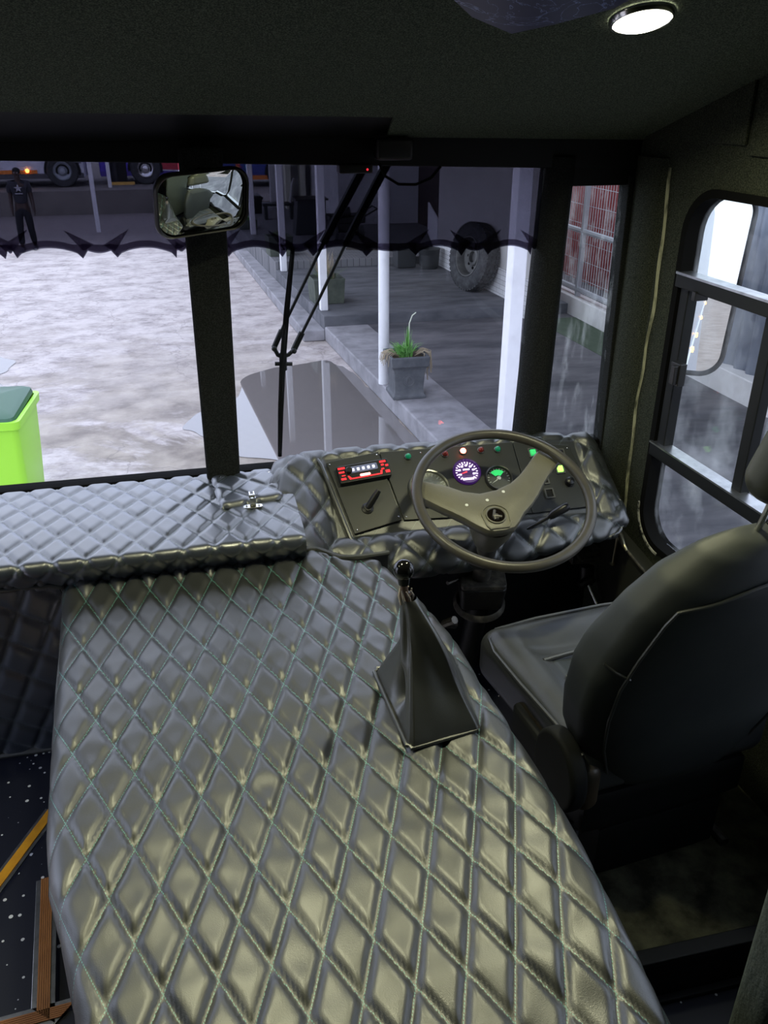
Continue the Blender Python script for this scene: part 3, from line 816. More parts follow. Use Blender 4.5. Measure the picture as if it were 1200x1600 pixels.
for a in (200, 160, 120, 85, 50, 15, -20): 
    K = M @ Matrix.Translation((0.0215 * math.cos(R(a)), 0.0215 * math.sin(R(a)), 0)); b.prism(rrect(0.0065, 0.005, 0.001), 0.0032, 0.0045, K)
b.prism([(-0.016, -0.026), (0.016, -0.026), (0.018, -0.020), (-0.018, -0.020)], 0.0032, 0.0045, M)
b.prism([(-0.010, 0.006), (0.010, 0.006), (0.010, 0.010), (-0.010, 0.010)], 0.0032, 0.0045, M)
b.build('numerals', white_glow, o)
b = MB(); b.prism([(-0.020, -0.006), (0.0, 0.0018), (0.001, -0.0018)], 0.0045, 0.0055, M); b.build('needle', emis('needle_red', (1, 0.05, 0.05), 2.5), o)
o, M = gauge(0.812, 2.077, 0.041, mat('gauge_rim', (0.12, 0.12, 0.11), 0.3, 0.7), grey_face, 'oil_gauge')
b = MB(); q = [(0.028 * math.cos(R(a)), 0.028 * math.sin(R(a)) + 0.001) for a in range(45, 136, 6)] + [(0.010 * math.cos(R(a)), 0.010 * math.sin(R(a)) + 0.001) for a in range(135, 44, -9)]
b.prism(q, 0.0032, 0.0040, M); b.build('green_zone', emis('green_dial', (0.05, 0.75, 0.18), 0.9), o)
ticks(M, 0.027, 0.033, 200, -20, 15, 0.0008).build('dial_marks', mat('dial_white', (0.75, 0.75, 0.72), 0.5), o)
b = MB(); b.prism([(-0.026, -0.016), (0.002, 0.003), (0.003, -0.001)], 0.0045, 0.0058, M); b.lathe([(0.006, 0.003), (0.006, 0.008), (0.0001, 0.008)], M, 16); b.build('needle', mat('needle_white', (0.8, 0.8, 0.75), 0.4), o)
o, M = gauge(0.600, 2.068, 0.060, mat('gauge_rim_big', (0.30, 0.30, 0.27), 0.28, 0.8), mat('pale_dial', (0.30, 0.30, 0.27), 0.45, var=(40, (0.50, 0.50, 0.44), 0.45, 0.7)), 'rev_counter')
ticks(M, 0.040, 0.050, 225, -45, 25, 0.0008).build('dial_marks', MATS['dial_white'], o)
b = MB(); b.lathe([(0.046, 0.0034), (0.030, 0.0034)], M, 30, arc=1.0); b.build('dial_ring', mat('dial_light', (0.34, 0.34, 0.30), 0.5), o)
b = MB(); b.prism([(0.010, -0.030), (0.004, 0.002), (-0.002, -0.001)], 0.0045, 0.0058, M); b.build('needle', MATS['needle_white'], o)
# warning lamps
def lampb(x, y, m, name='warning_lamp'):
    M = pframe(x, y, 0.006); g = MB(); g.lathe([(0.0105, 0), (0.0105, 0.004), (0.0085, 0.006), (0.008, 0.004)], M, 20); o = g.build(name, MATS['gauge_rim'], root, smooth=True)
    g = MB(); g.lathe([(0.0085, 0.004), (0.0085, 0.008), (0.006, 0.013), (0.003, 0.015), (0.0001, 0.0155)], M, 16); g.build('lens', m, o, smooth=True); return o
green_l = mat('green_lens', (0.01, 0.22, 0.11), 0.12, emit=((0.0, 0.25, 0.10), 0.25)); red_l = mat('red_lens', (0.16, 0.02, 0.015), 0.15)
tag(lampb(0.560, 2.156, green_l), 'green warning lamp'); tag(lampb(0.670, 2.154, red_l), 'unlit red warning lamp')
tag(lampb(0.726, 2.157, emis('lit_red_lens', (1.0, 0.10, 0.06), 22)), 'glowing red warning lamp')
tag(lampb(0.781, 2.156, red_l), 'unlit red warning lamp'); tag(lampb(0.832, 2.154, green_l), 'green warning lamp')
# rocker switches
frame_m = mat('switch_frame', (0.09, 0.09, 0.08), 0.45); hole_m = mat('switch_hole', (0.002, 0.002, 0.002), 0.8)
def rocker(x, y, col, w=0.028, h=0.032):
    M = pframe(x, y, 0.006); g = MB()
    o_, i_ = rrect(w, h, 0.003, 3), rrect(w - 0.008, h - 0.008, 0.002, 3); n = len(o_)
    vs = [M @ Vector((p[0], p[1], zz)) for pts, zz in ((o_, 0), (o_, 0.005), (i_, 0.005), (i_, 0.0)) for p in pts]
    g.add(vs, [(r_ * n + i, r_ * n + (i + 1) % n, (r_ + 1) * n + (i + 1) % n, (r_ + 1) * n + i) for r_ in range(3) for i in range(n)])
    o = g.build('rocker_switch', frame_m, root)
    g = MB(); g.prism(i_, 0.0004, 0.001, M); g.build('socket', hole_m, o)
    if col:
        g = MB(); g.prism([(-w / 2 + 0.005, -h / 2 + 0.006), (w / 2 - 0.005, -h / 2 + 0.006), (w / 2 - 0.005, h / 2 - 0.006), (-w / 2 + 0.005, h / 2 - 0.006)], 0.001, 0.009, M, taper=0.85); g.build('rocker', col, o, bevel=0.001)
    return o
g1 = emis('green_rocker', (0.04, 0.55, 0.14), 0.9); g2 = emis('lime_rocker', (0.35, 0.9, 0.12), 2.2)
tag(rocker(0.938, 2.137, g1), 'rocker switch with dark green lit key'); rocker(0.938, 2.100, None); rocker(0.948, 2.063, None); tag(rocker(0.952, 2.026, None), 'empty black switch socket')
rocker(1.022, 2.128, black_plastic); tag(rocker(1.006, 2.087, g2), 'rocker switch with bright lime lit key')
b = MB(); M = pframe(1.021, 2.049, 0.006); b.lathe([(0.013, 0), (0.0135, 0.010), (0.012, 0.016), (0.007, 0.019), (0.0001, 0.0195)], M, 22); b.build('round_knob', black_plastic, root, smooth=True)

# ================================================================ STEERING WHEEL AND COLUMN
wc = Vector((0.7306, 1.8189, 2.1717)); wn_ = Vector((-0.019, -0.441, 1)).normalized()
wu = Vector((0, 1, 0)).cross(wn_).normalized(); wv = wn_.cross(wu)
WM = frame(wc, wu, wv, wn_)
root = thing('steering_wheel', 'large two-spoke grey-brown steering wheel with worn hub', 'steering wheel', tuple(wc))
b = MB(); b.tube([WM @ Vector((0.2265 * math.cos(2 * math.pi * k / 96), 0.2265 * math.sin(2 * math.pi * k / 96), 0)) for k in range(96)], 0.0140, 14, closed=True)
b.build('rim', rim_plastic, root, smooth=True)
pad = [(-0.205, 0.108), (-0.185, 0.100), (-0.128, 0.074), (-0.092, 0.050), (-0.052, 0.037), (-0.005, 0.043), (0.039, 0.060), (0.075, 0.086), (0.110, 0.120), (0.145, 0.158), (0.163, 0.166), (0.200, 0.112), (0.180, 0.095),
       (0.151, 0.066), (0.125, 0.036), (0.104, 0.008), (0.075, -0.022), (0.047, -0.045), (0.025, -0.072), (0.008, -0.088), (-0.020, -0.095), (-0.050, -0.094), (-0.068, -0.088), (-0.092, -0.066), (-0.116, -0.040), (-0.140, -0.018), (-0.164, 0.002), (-0.205, 0.040), (-0.215, 0.060), (-0.222, 0.085)]
def hubz(p): 
    return -0.018
hc = Vector((-0.028, -0.045)); nP = len(pad); vs = []; fs = []
levels = [(1.0, 0.0), (0.985, 0.006), (0.95, 0.009)]
K = []
def shrink(p, d):
    # move towards the medial line between the two spokes
    i = pad.index(p); a = Vector(pad[i - 1]); c_ = Vector(pad[(i + 1) % nP]); t = (c_ - a).normalized(); nrm_ = Vector((t.y, -t.x)); 
    return Vector(p) - nrm_ * d
# orientation: clockwise outline, inward normal check
area = sum(pad[i][0] * pad[(i + 1) % nP][1] - pad[(i + 1) % nP][0] * pad[i][1] for i in range(nP)); sgn = -1 if area > 0 else 1
def insetp(i, d):
    a = Vector(pad[i - 1]); c_ = Vector(pad[(i + 1) % nP]); t = (c_ - a).normalized(); return Vector(pad[i]) + Vector((t.y, -t.x)) * d * sgn
b = MB(); rings = []
for d, dz in ((0.018, -0.045), (0.004, -0.030), (0.0, -0.010), (0.003, -0.002), (0.009, 0.0)):
    rings.append([WM @ Vector((*insetp(i, d), hubz(pad[i]) + dz)) for i in range(nP)])
b.add([p for r_ in rings for p in r_], [(k * nP + i, k * nP + (i + 1) % nP, (k + 1) * nP + (i + 1) % nP, (k + 1) * nP + i) for k in range(4) for i in range(nP)] + [tuple(range(nP)), tuple(4 * nP + i for i in range(nP))])
padO = b.build('hub_pad', wheel_plastic, root, smooth=True, angle=50)
# horn recess with shaped bezel
hz = -0.030
HM = WM @ Matrix.Translation((-0.033, -0.046, -0.0178))
b = MB()
shape = [(0.037 * math.cos(R(a)), 0.034 * math.sin(R(a)) + 0.004) for a in range(-10, 191, 10)] + [(-0.033, -0.03), (-0.026, -0.042), (0.024, -0.042), (0.034, -0.028)]
n = len(shape); inn = [(x * 0.9, y * 0.9) for x, y in shape]
vs = [HM @ Vector((x, y, 0.0)) for x, y in shape] + [HM @ Vector((x, y, 0.003)) for x, y in shape] + [HM @ Vector((x, y, 0.003)) for x, y in inn] + [HM @ Vector((x, y, 0.0)) for x, y in inn]
b.add(vs, [(k * n + i, k * n + (i + 1) % n, (k + 1) * n + (i + 1) % n, (k + 1) * n + i) for k in range(3) for i in range(n)])
b.lathe([(0.026, 0.000), (0.0265, 0.004), (0.024, 0.005), (0.0225, 0.003), (0.0225, 0.0)], HM, 32)
b.build('hub_bezel', wheel_plastic, padO, smooth=True)
b = MB(); b.lathe([(0.0226, 0.0025), (0.0001, 0.0025)], HM, 32); rec = b.build('horn_recess', mat('recess_shade', (0.006, 0.004, 0.003), 0.9, spec=0.05), padO)  # flat dark disc, shade of the hole put into its colour
b = MB(); b.tube([HM @ Vector((-0.010, -0.004, 0.006)), HM @ Vector((0.012, -0.010, 0.006))], 0.0045, 10); b.tube([HM @ Vector((0.000, 0.014, 0.005)), HM @ Vector((-0.008, -0.004, 0.007)), HM @ Vector((-0.006, -0.015, 0.005))], 0.004, 10)
b.lathe([(0.010, 0.003), (0.008, 0.008), (0.0001, 0.008)], HM @ Matrix.Translation((-0.002, -0.006, 0)), 14); b.build('horn_spring', dull_metal, padO, smooth=True)
for (x, y) in ((-0.098, 0.0), (0.011, 0.030), (-0.040, 0.008)):
    b = MB(); b.prism(rrect(0.008, 0.008, 0.003, cx=x, cy=y), hubz((x, y)) - 0.003, hubz((x, y)) + 0.0012, WM)
    b.build('paint_fleck', mat('white_fleck', (0.75, 0.75, 0.68), 0.6), padO)
# cup under the hub
b = MB(); b.lathe([(0.062, -0.050), (0.058, -0.085), (0.044, -0.125), (0.034, -0.150)], WM @ Matrix.Translation((-0.03, -0.03, 0)), 28); b.build('hub_cup', wheel_plastic, root, smooth=True)

root = thing('steering_column', 'black steering column with square gearbox below the steering wheel', 'steering column', (0.72, 1.98, 1.3))
def wpnt(u, v, w): return WM @ Vector((u, v, w))
b = MB(); b.tube([wpnt(-0.022, -0.020, -0.135), wpnt(-0.012, -0.01, -0.24), wpnt(0.0, 0.0, -0.375)], [0.030, 0.027, 0.026], 18); b.build('shaft', dusty_black, root, smooth=True)
BM = frame((0.742, 1.972, 1.848), (1, -0.20, 0), (0.20, 0.95, 0.22))
b = MB(); b.prism(rrect(0.132, 0.116, 0.012, 4), -0.012, 0.004, BM); bx = b.build('gearbox_cover', dusty_black, root, bevel=0.003)
b = MB(); b.prism(rrect(0.122, 0.106, 0.014, 4), -0.10, -0.012, BM, taper=1.12); b.v = b.v; b.build('gearbox_body', mat('grimy_black', (0.010, 0.010, 0.009), 0.5, var=(20, (0.035, 0.033, 0.028), 0.5, 0.8)), root, bevel=0.008)
b = MB(); b.lathe([(0.070, -0.105), (0.078, -0.115), (0.078, -0.125), (0.060, -0.135)], BM, 28); b.build('gearbox_flange', dusty_black, root, smooth=True)
b = MB(); b.tube([BM @ Vector((0, 0, -0.12)), (0.735, 2.10, 1.32)], 0.032, 16); b.build('lower_tube', black_paint, root, smooth=True)
b = MB(); b.tube([(0.63, 1.95, 1.845), (0.665, 1.97, 1.84), (0.69, 1.975, 1.83)], 0.006, 8); b.tube([(0.64, 1.90, 1.75), (0.62, 1.93, 1.72), (0.66, 1.96, 1.69)], 0.012, 8); b.build('linkage', dull_metal, root, smooth=True)
b = MB(); b.tube([(0.752, 1.925, 1.945), (0.775, 1.922, 1.955), (0.802, 1.925, 1.978)], [0.012, 0.015, 0.010], 12, flat=0.6); st0 = b.build('stalk_mount', dull_metal, root, smooth=True)
b = MB(); b.tube([(0.795, 1.928, 1.970), (0.85, 1.928, 2.004), (0.915, 1.925, 2.040)], [0.0055, 0.005, 0.005], 10); b.build('stalk', black_plastic, st0, smooth=True)
b = MB(); b.tube([(0.912, 1.925, 2.038), (0.922, 1.925, 2.044), (0.958, 1.922, 2.066), (0.966, 1.922, 2.070)], [0.008, 0.012, 0.0135, 0.010], 14); b.build('stalk_grip', black_plastic, st0, smooth=True)

# ================================================================ GEAR LEVER
root = thing('gear_lever', 'gear lever with black ball knob and loose black vinyl gaiter on the engine cover', 'gear lever', (0.37, 1.24, 2.02))
kb = Vector((0.322, 1.255, 2.332))
b = MB(); b.sphere(kb, 0.0195, 28, 18); b.lathe([(0.010, -0.030), (0.0115, -0.018), (0.011, -0.012)], Matrix.Translation(kb), 18); b.build('knob', mat('gloss_black', (0.006, 0.006, 0.007), 0.10, coat=0.4), root, smooth=True)
b = MB(); b.tube([kb + Vector((0, 0, -0.025)), kb + Vector((0.004, 0, -0.075)), (0.345, 1.25, 2.10)], [0.007, 0.0075, 0.009], 12); b.build('shaft', mat('rusty_rod', (0.22, 0.15, 0.11), 0.5, 0.6), root, smooth=True)
cloth = mat('torn_cloth', (0.42, 0.37, 0.33), 0.9)
b = MB(); nk = kb + Vector((0.004, -0.002, -0.052))
for k in range(7):
    a = 2 * math.pi * k / 7; r0 = 0.0105
    b.tube([nk + Vector((r0 * math.cos(a), r0 * math.sin(a), 0.012)), nk + Vector((1.3 * r0 * math.cos(a + 0.5), 1.3 * r0 * math.sin(a + 0.5), 0.0)), nk + Vector((1.1 * r0 * math.cos(a + 0.9), 1.1 * r0 * math.sin(a + 0.9), -0.018))], [0.0015, 0.0022, 0.0018], 6)
b.build('binding', cloth, root, smooth=True)
# gaiter: square hem lofted up to a slanted neck, with folds
corners = [Vector((0.286, 1.362)), Vector((0.300, 1.118)), Vector((0.442, 1.140)), Vector((0.462, 1.375))]
def hem(t):
    s = (t % 1.0) * 4; i = int(s) % 4; f = s - int(s); p = corners[i].lerp(corners[(i + 1) % 4], f)
    c0 = Vector((0.375, 1.245)); e = 0.94 if abs(f - 0.5) > 0.47 else 1.0
    return c0 + (p - c0) * e
rows = []; NA = 120
for k in range(41):
    h = k / 40; row = []
    hh = h ** 0.9
    for a in range(NA + 1):
        t = a / NA; p = hem(t); ax = Vector((lerp(0.378, 0.330, h), lerp(1.242, 1.252, h))); 
        th = math.atan2(p.y - 1.245, p.x - 0.375)
        neck = Vector((0.0155 * math.cos(th), 0.0155 * math.sin(th)))
        rt_ = 0.5 + 0.5 * math.cos(th + R(35)); w = (1 - h) ** lerp(1.55, 0.80, rt_)
        q = ax + (p - Vector((0.375, 1.245))) * w * (1 - 0.10 * math.sin(math.pi * h)) + neck * (1 - w)
        # folds: deep pocket on the left hand side, sharp ridge beside it
        d = math.atan2(math.sin(th - R(190)), math.cos(th - R(190)))
        pocket = 1.5 * math.exp(-(d / 0.42) ** 2) * math.sin(math.pi * min(1, h * 2.2)) * (1 if h < 0.45 else 0)
        fold = 0.007 * math.sin(3 * th + 5 * h + 1) * math.sin(math.pi * h) + 0.003 * math.sin(7 * th + 2.5 * h) * math.sin(math.pi * h)
        rr = (q - ax); L_ = max(rr.length, 1e-5); q = ax + rr * ((L_ + fold - 0.030 * pocket) / L_)
        z = 2.036 + (2.274 - 2.036) * hh + 0.004 * math.sin(5 * th + 3 * h) * (1 - h)
        if k == 0: z = 2.034
        row.append((q.x, q.y, z))
    rows.append(row)
b = MB(); b.grid([r_[::-1] for r_ in rows]); b.build('gaiter', plain_leather, root, smooth=True, angle=180)
b = MB(); b.tube([(*hem(k / 96), 2.036) for k in range(96)], 0.0045, 8, closed=True); b.build('gaiter_hem', plain_leather, root, smooth=True)
b = MB()
for i in range(22):
    h = 0.06 + 0.012 * i
    q = rows[int(h * 40)][int(NA * 0.66)]; q2 = rows[int(h * 40) + 1][int(NA * 0.66)]
b2 = MB(); line = [Vector(rows[k][int(NA * 0.70)]) + Vector((0.002, -0.002, 0.001)) for k in range(2, 20)]
for i in range(len(line) - 1): b2.tube([line[i], line[i].lerp(line[i + 1], 0.6)], 0.0008, 5)
b2.build('stitching', mat('dark_thread', (0.05, 0.06, 0.06), 0.8), root)

# ================================================================ DRIVER SEAT
yaw = R(6); so = Vector((0.945, 1.235, 0)); SM = Matrix.Translation(so) @ Matrix.Rotation(yaw, 4, 'Z')
root = thing('driver_seat', 'worn black leather driver seat seen from behind', 'seat', (so.x, so.y, 1.455))
def cush(q):
    x, y, z = q
    if z > 0:
        w = max(0.0, 1 - (abs(x) / 0.185) ** 4) * max(0.0, 1 - ((y + 0.02) / 0.23) ** 6)
        z -= 0.026 * w
        if abs(y - 0.115) < 0.012 and abs(x) < 0.18: z -= 0.008 * (1 - abs(y - 0.115) / 0.012)
    x *= 1 + 0.06 * (y / 0.25) if y > 0 else 1
    return Vector((x, y, z))
b = MB(); rbox(b, (0, 0.235, 1.80), (0.515, 0.50, 0.155), 0.05, 36, cush, M=SM)
seat = weld(b.build('cushion', seat_leather, root, smooth=True, angle=180))
b = MB()
top = [(-0.248, -0.01), (-0.252, 0.10), (-0.262, 0.25), (-0.266, 0.38), (-0.255, 0.43), (-0.22, 0.468), (-0.1, 0.480), (0.1, 0.480), (0.22, 0.468), (0.26, 0.40), (0.262, 0.2), (0.25, 0)]
b.tube([SM @ Vector((x, y, 1.862)) for x, y in top], 0.0045, 8); b.build('piping', plain_leather, seat, smooth=True)
insert = mat('seat_insert_leather', (0.045, 0.052, 0.060), 0.34, bump=(30, 0.25, 0.003))
P = []
for i in range(41):
    row = []
    for j in range(41):
        x = (-1 + 2 * i / 40); y = (-1 + 2 * j / 40); xx_ = x * 0.165; yy_ = 0.185 + y * 0.125
        rr = min(1, min(1 - abs(x), 1 - abs(y)) / 0.10); 
        row.append(SM @ Vector((xx_, yy_, 1.852 + 0.008 * math.sqrt(max(0, rr * (2 - rr))) + 0.0025 * math.cos(xx_ * 90))))
    P.append(row)
b = MB(); b.grid(P); b.build('cushion_insert', insert, seat, smooth=True, angle=180)
b = MB(); b.tube([SM @ Vector((x, 0.305 + 0.01 * math.cos(x * 9), 1.866)) for x in [-0.17 + 0.017 * k for k in range(21)]], 0.006, 8); b.tube([SM @ Vector((x, 0.18 + 0.35 * abs(x), 1.866)) for x in [-0.15 + 0.015 * k for k in range(21)]], 0.004, 8)
b.build('seam', plain_leather, seat, smooth=True)
# lower seat side, browned where trousers rub
b = MB(); rbox(b, (-0.228, 0.12, 1.770), (0.064, 0.30, 0.13), 0.031, 14, None, M=SM)
b.build('side_bolster', mat('rubbed_leather', (0.030, 0.026, 0.020), 0.4, var=(5, (0.060, 0.045, 0.028), 0.4, 0.6), bump=(200, 0.2, 0.001)), root, smooth=True, angle=180)
b = MB(); rbox(b, (0, 0.22, 1.66), (0.44, 0.44, 0.12), 0.02, 8, None, M=SM); b.build('seat_pan', black_paint, root, smooth=True, angle=180)
b = MB(); rbox(b, (0, 0.20, 1.53), (0.34, 0.40, 0.15), 0.012, 6, None, M=SM); b.build('pedestal', black_paint, root, smooth=True, angle=180)
for sx in (-1, 1):
    b = MB(); b.tube([SM @ Vector((sx * 0.19, -0.02, 1.463)), SM @ Vector((sx * 0.19, 0.46, 1.463))], 0.012, 8); b.build('slide_rail', dull_metal, root, smooth=True)
# backrest: outline from behind, thick, leaning back
lean = R(14)
BK = SM @ Matrix.Translation((0, 0.03, 1.86)) @ Matrix.Rotation(lean, 4, 'X')
def half_w(z):   # half width against height above the seat
    return interp([(-0.14, 0.16), (-0.06, 0.215), (0.05, 0.262), (0.15, 0.282), (0.25, 0.286), (0.33, 0.268), (0.42, 0.236), (0.49, 0.190), (0.54, 0.130), (0.565, 0.066), (0.575, 0.004)], z)
rows = []; NZ = 60; NA = 64
for i in range(NZ + 1):
    t = i / NZ; z = -0.14 + 0.715 * math.sin(t * math.pi / 2) ** 1.0
    w = half_w(z); tk = 0.062 * min(1, (0.58 - z) / 0.10) ** 0.5 * min(1, (z + 0.17) / 0.06)
    row = []
    for a in range(NA + 1):
        th = 2 * math.pi * a / NA; c_, s_ = math.cos(th), math.sin(th)
        ex = math.copysign(abs(c_) ** 0.55, c_); ey = math.copysign(abs(s_) ** 0.75, s_)
        x = w * ex; y = tk * ey
        if s_ > 0: y += 0.035 * abs(ex) ** 3 * max(0.0, min(1, (0.5 - z) / 0.2)) - 0.012 * (1 - abs(ex) ** 2)
        if s_ < 0: y -= 0.018 * (1 - abs(ex) ** 2.5)
        row.append(BK @ Vector((x, y, z)))
    rows.append(row)
rows.insert(0, [BK @ Vector((0, 0, -0.152))] * (NA + 1)); b = MB(); b.grid(rows); back = b.build('backrest', seat_back_cloth, root, smooth=True, angle=180)
def rear(xn, z, off=0.003):
    w = half_w(z) * 1.0; ex = xn; c_ = abs(ex) ** (1 / 0.55); s_ = math.sqrt(max(0, 1 - c_ * c_)); tk = 0.062 * min(1, (0.58 - z) / 0.10) ** 0.5 * min(1, (z + 0.17) / 0.06)
    y = -(tk * s_ ** 0.75) - 0.018 * (1 - abs(ex) ** 2.5) - off; return BK @ Vector((w * ex, y, z))
b = MB(); zz_ = [-0.10 + 0.55 * math.sin(k / 30 * math.pi / 2) for k in range(31)]; b.tube([rear(-0.84, z) for z in zz_] + [rear(-0.84 + 0.084 * k, 0.45 + 0.055 * (1 - (1 - 0.1 * k) ** 2), 0.004) for k in range(2, 19)] + [rear(0.84, z) for z in zz_[::-1]], 0.0035, 8)
b.build('piping', plain_leather, back, smooth=True)
b = MB(); b.tube([rear(-0.985, 0.30, 0.001), rear(-0.92, 0.292), rear(-0.82, 0.280)], 0.003, 6); b.build('piping', plain_leather, back, smooth=True)
# headrest
HR = BK @ Matrix.Translation((0.06, 0.0, 0.735))
b = MB(); rbox(b, (0, 0, 0), (0.27, 0.10, 0.19), 0.048, 22, lambda q: Vector((q.x * (1 - 0.10 * (q.z / 0.095)), q.y, q.z)), M=HR); hr = weld(b.build('headrest', mat('headrest_vinyl', (0.040, 0.043, 0.034), 0.45, bump=(200, 0.2, 0.001)), root, smooth=True, angle=180))
for sx in (-1, 1):
    b = MB(); b.tube([BK @ Vector((0.03 + sx * 0.055, -0.005, 0.53)), BK @ Vector((0.03 + sx * 0.055, -0.005, 0.66))], 0.006, 10); b.build('post', chrome, hr, smooth=True)
# recliner cover at the left hinge
b = MB()
RM = frame(SM @ Vector((-0.275, 0.055, 1.80)), SM.to_3x3() @ Vector((0, 1, 0)), (0, 0, 1))
shape = [(-0.012 + 0.088 * math.cos(a) * (1.0 if math.cos(a) < 0 else 0.92), -0.012 + 0.098 * math.sin(a)) for a in [2 * math.pi * k / 36 for k in range(36)]]
b.prism(shape, -0.012, 0.030, RM); b.build('recliner_cover', mat('matte_black', (0.014, 0.015, 0.015), 0.7, spec=0.2), root, bevel=0.012, seg=4)
b = MB(); rbox(b, (-0.262, 0.155, 1.765), (0.03, 0.20, 0.085), 0.014, 8, None, M=SM); b.build('recliner_arm', MATS['matte_black'], root, smooth=True, angle=180)
b = MB(); b.tube([SM @ Vector((-0.25, -0.02, 1.66)), SM @ Vector((-0.27, -0.06, 1.61)), SM @ Vector((-0.26, -0.10, 1.53))], 0.009, 8); b.tube([SM @ Vector((-0.24, 0.02, 1.64)), SM @ Vector((-0.25, 0.0, 1.56))], 0.012, 8); b.build('hinge', black_paint, root, smooth=True)
# floor bracket beside the pedestal
b = MB(); b.box((0.70, 1.115, 1.475), (0.05, 0.03, 0.035), rot=Matrix.Rotation(R(20), 3, 'Z')); b.box((0.735, 1.09, 1.468), (0.03, 0.045, 0.02), rot=Matrix.Rotation(R(-15), 3, 'Z')); b.tube([(0.685, 1.15, 1.485), (0.715, 1.15, 1.50)], 0.01, 8); b.tube([(0.75, 1.12, 1.47), (0.75, 1.12, 1.50)], 0.008, 8)
b.build('floor_bracket', mat('rusty_bracket', (0.16, 0.10, 0.05), 0.6, 0.4, var=(40, (0.06, 0.06, 0.06), 0.4, 0.7)), root, bevel=0.003)

# ================================================================ PARTITION BEHIND THE DRIVER
rib = mat('ribbed_grey_fabric', (0.055, 0.066, 0.060), 0.9, spec=0.2, var=(260, (0.11, 0.125, 0.112), 0.4, 0.75, (1, 1, 0.2)), bump=(240, 0.6, 0.003))
b = MB(); b.prism([(0.658, 1.43), (0.644, 1.89), (0.642, 2.20), (0.668, 2.50), (0.72, 2.62), (1.30, 2.64), (1.33, 1.43)], -0.035, 0.035, frame((0, 0.585, 0), (1, 0, 0), (0, 0, 1)))
tag(b.build('partition_panel', rib, bevel=0.022, seg=4), 'grey ribbed fabric partition edge behind the driver seat, bottom right', 'partition')

# ================================================================ INTERIOR MIRROR
mc = Vector((0.043, 2.05, 2.877)); mn = Vector((0.384, -0.876, -0.27)).normalized()
mx_ = Vector((0, 0, 1)).cross(mn).normalized(); my_ = mn.cross(mx_)
MM = frame(mc, mx_, my_, mn) @ Matrix.Rotation(R(3), 4, 'Z')
root = thing('rear_view_mirror', 'rounded rectangular rear view mirror hanging above the centre pillar', 'mirror', tuple(mc))
def rr_out(w, h, r, bulge=0.004, n=10):
    return rrect(w, h, r, n)
ou = rr_out(0.232, 0.146, 0.040); n = len(ou)
b = MB(); rings = []
for (sc, z) in ((0.80, -0.026), (0.96, -0.018), (1.0, -0.006), (1.0, 0.002), (0.97, 0.006), (0.935, 0.004)):
    rings.append([MM @ Vector((x * sc if sc < 1 else x, y * (sc if sc > 0.9 else sc), z)) for x, y in ou])
b.add([p for r_ in rings for p in r_], [(k * n + i, k * n + (i + 1) % n, (k + 1) * n + (i + 1) % n, (k + 1) * n + i) for k in range(5) for i in range(n)] + [tuple(range(n))])
housing = b.build('housing', black_plastic, root, smooth=True, angle=60)
Rm = 0.42
b = MB(); rings = []
for k in range(13):
    s = 0.94 * k / 12; rings.append([MM @ Vector((x * s, y * s, 0.010 - (Rm - math.sqrt(Rm * Rm - (x * s) ** 2 - (y * s) ** 2)) * 0.9)) for x, y in ou])
b.add([p for r_ in rings for p in r_], [(k * n + i, k * n + (i + 1) % n, (k + 1) * n + (i + 1) % n, (k + 1) * n + i) for k in range(12) for i in range(n)])
b.build('mirror_glass', mirror_glass, root, smooth=True, angle=180)
b = MB(); b.tube([mc + Vector((0, 0.03, 0)), mc + Vector((0, 0.09, 0.03)), (0.045, 2.22, 2.95)], 0.009, 10); b.build('mount_arm', black_paint, root, smooth=True)

# dash camera box and cable over the windscreen
root = thing('windscreen_camera', 'small black camera box with red light at the top of the windscreen', 'camera', (0.50, 2.19, 2.93))
b = MB(); b.box((0.520, 2.185, 2.978), (0.095, 0.05, 0.052)); b.build('housing', black_plastic, root, bevel=0.010)
b = MB(); b.box((0.424, 2.195, 2.934), (0.085, 0.04, 0.022)); hb = b.build('sensor_box', black_plastic, root, bevel=0.004)
b = MB(); b.sphere((0.452, 2.174, 2.932), 0.0028, 8, 6); b.build('indicator_light', emis('cam_red', (0.8, 0.03, 0.05), 1.2), hb)
b = MB(); b.tube([(0.485, 2.19, 2.945), (0.50, 2.19, 2.915), (0.535, 2.19, 2.895), (0.58, 2.19, 2.893), (0.62, 2.19, 2.908), (0.645, 2.19, 2.935)], 0.0035, 8)
tag(b.build('cable', black_rubber, smooth=True), 'thin black cable looping below the top edge of the windscreen', 'cable')

# coat hook
root = thing('coat_hook', 'small black coat hook on the carpeted side wall above the quarter window', 'hook', tuple(wp(2.20, 3.06, 0.01)))
b = MB(); b.tube([wp(2.26, 3.085, 0.004), wp(2.20, 3.085, 0.02), wp(2.16, 3.083, 0.03), wp(2.155, 3.06, 0.032)], 0.007, 8); b.build('hook', black_plastic, root, smooth=True)
b = MB(); b.box(wp(2.23, 3.095, 0.012), (0.006, 0.05, 0.006)); b.build('strip', mat('orange_strip', (0.25, 0.09, 0.04), 0.6), root)

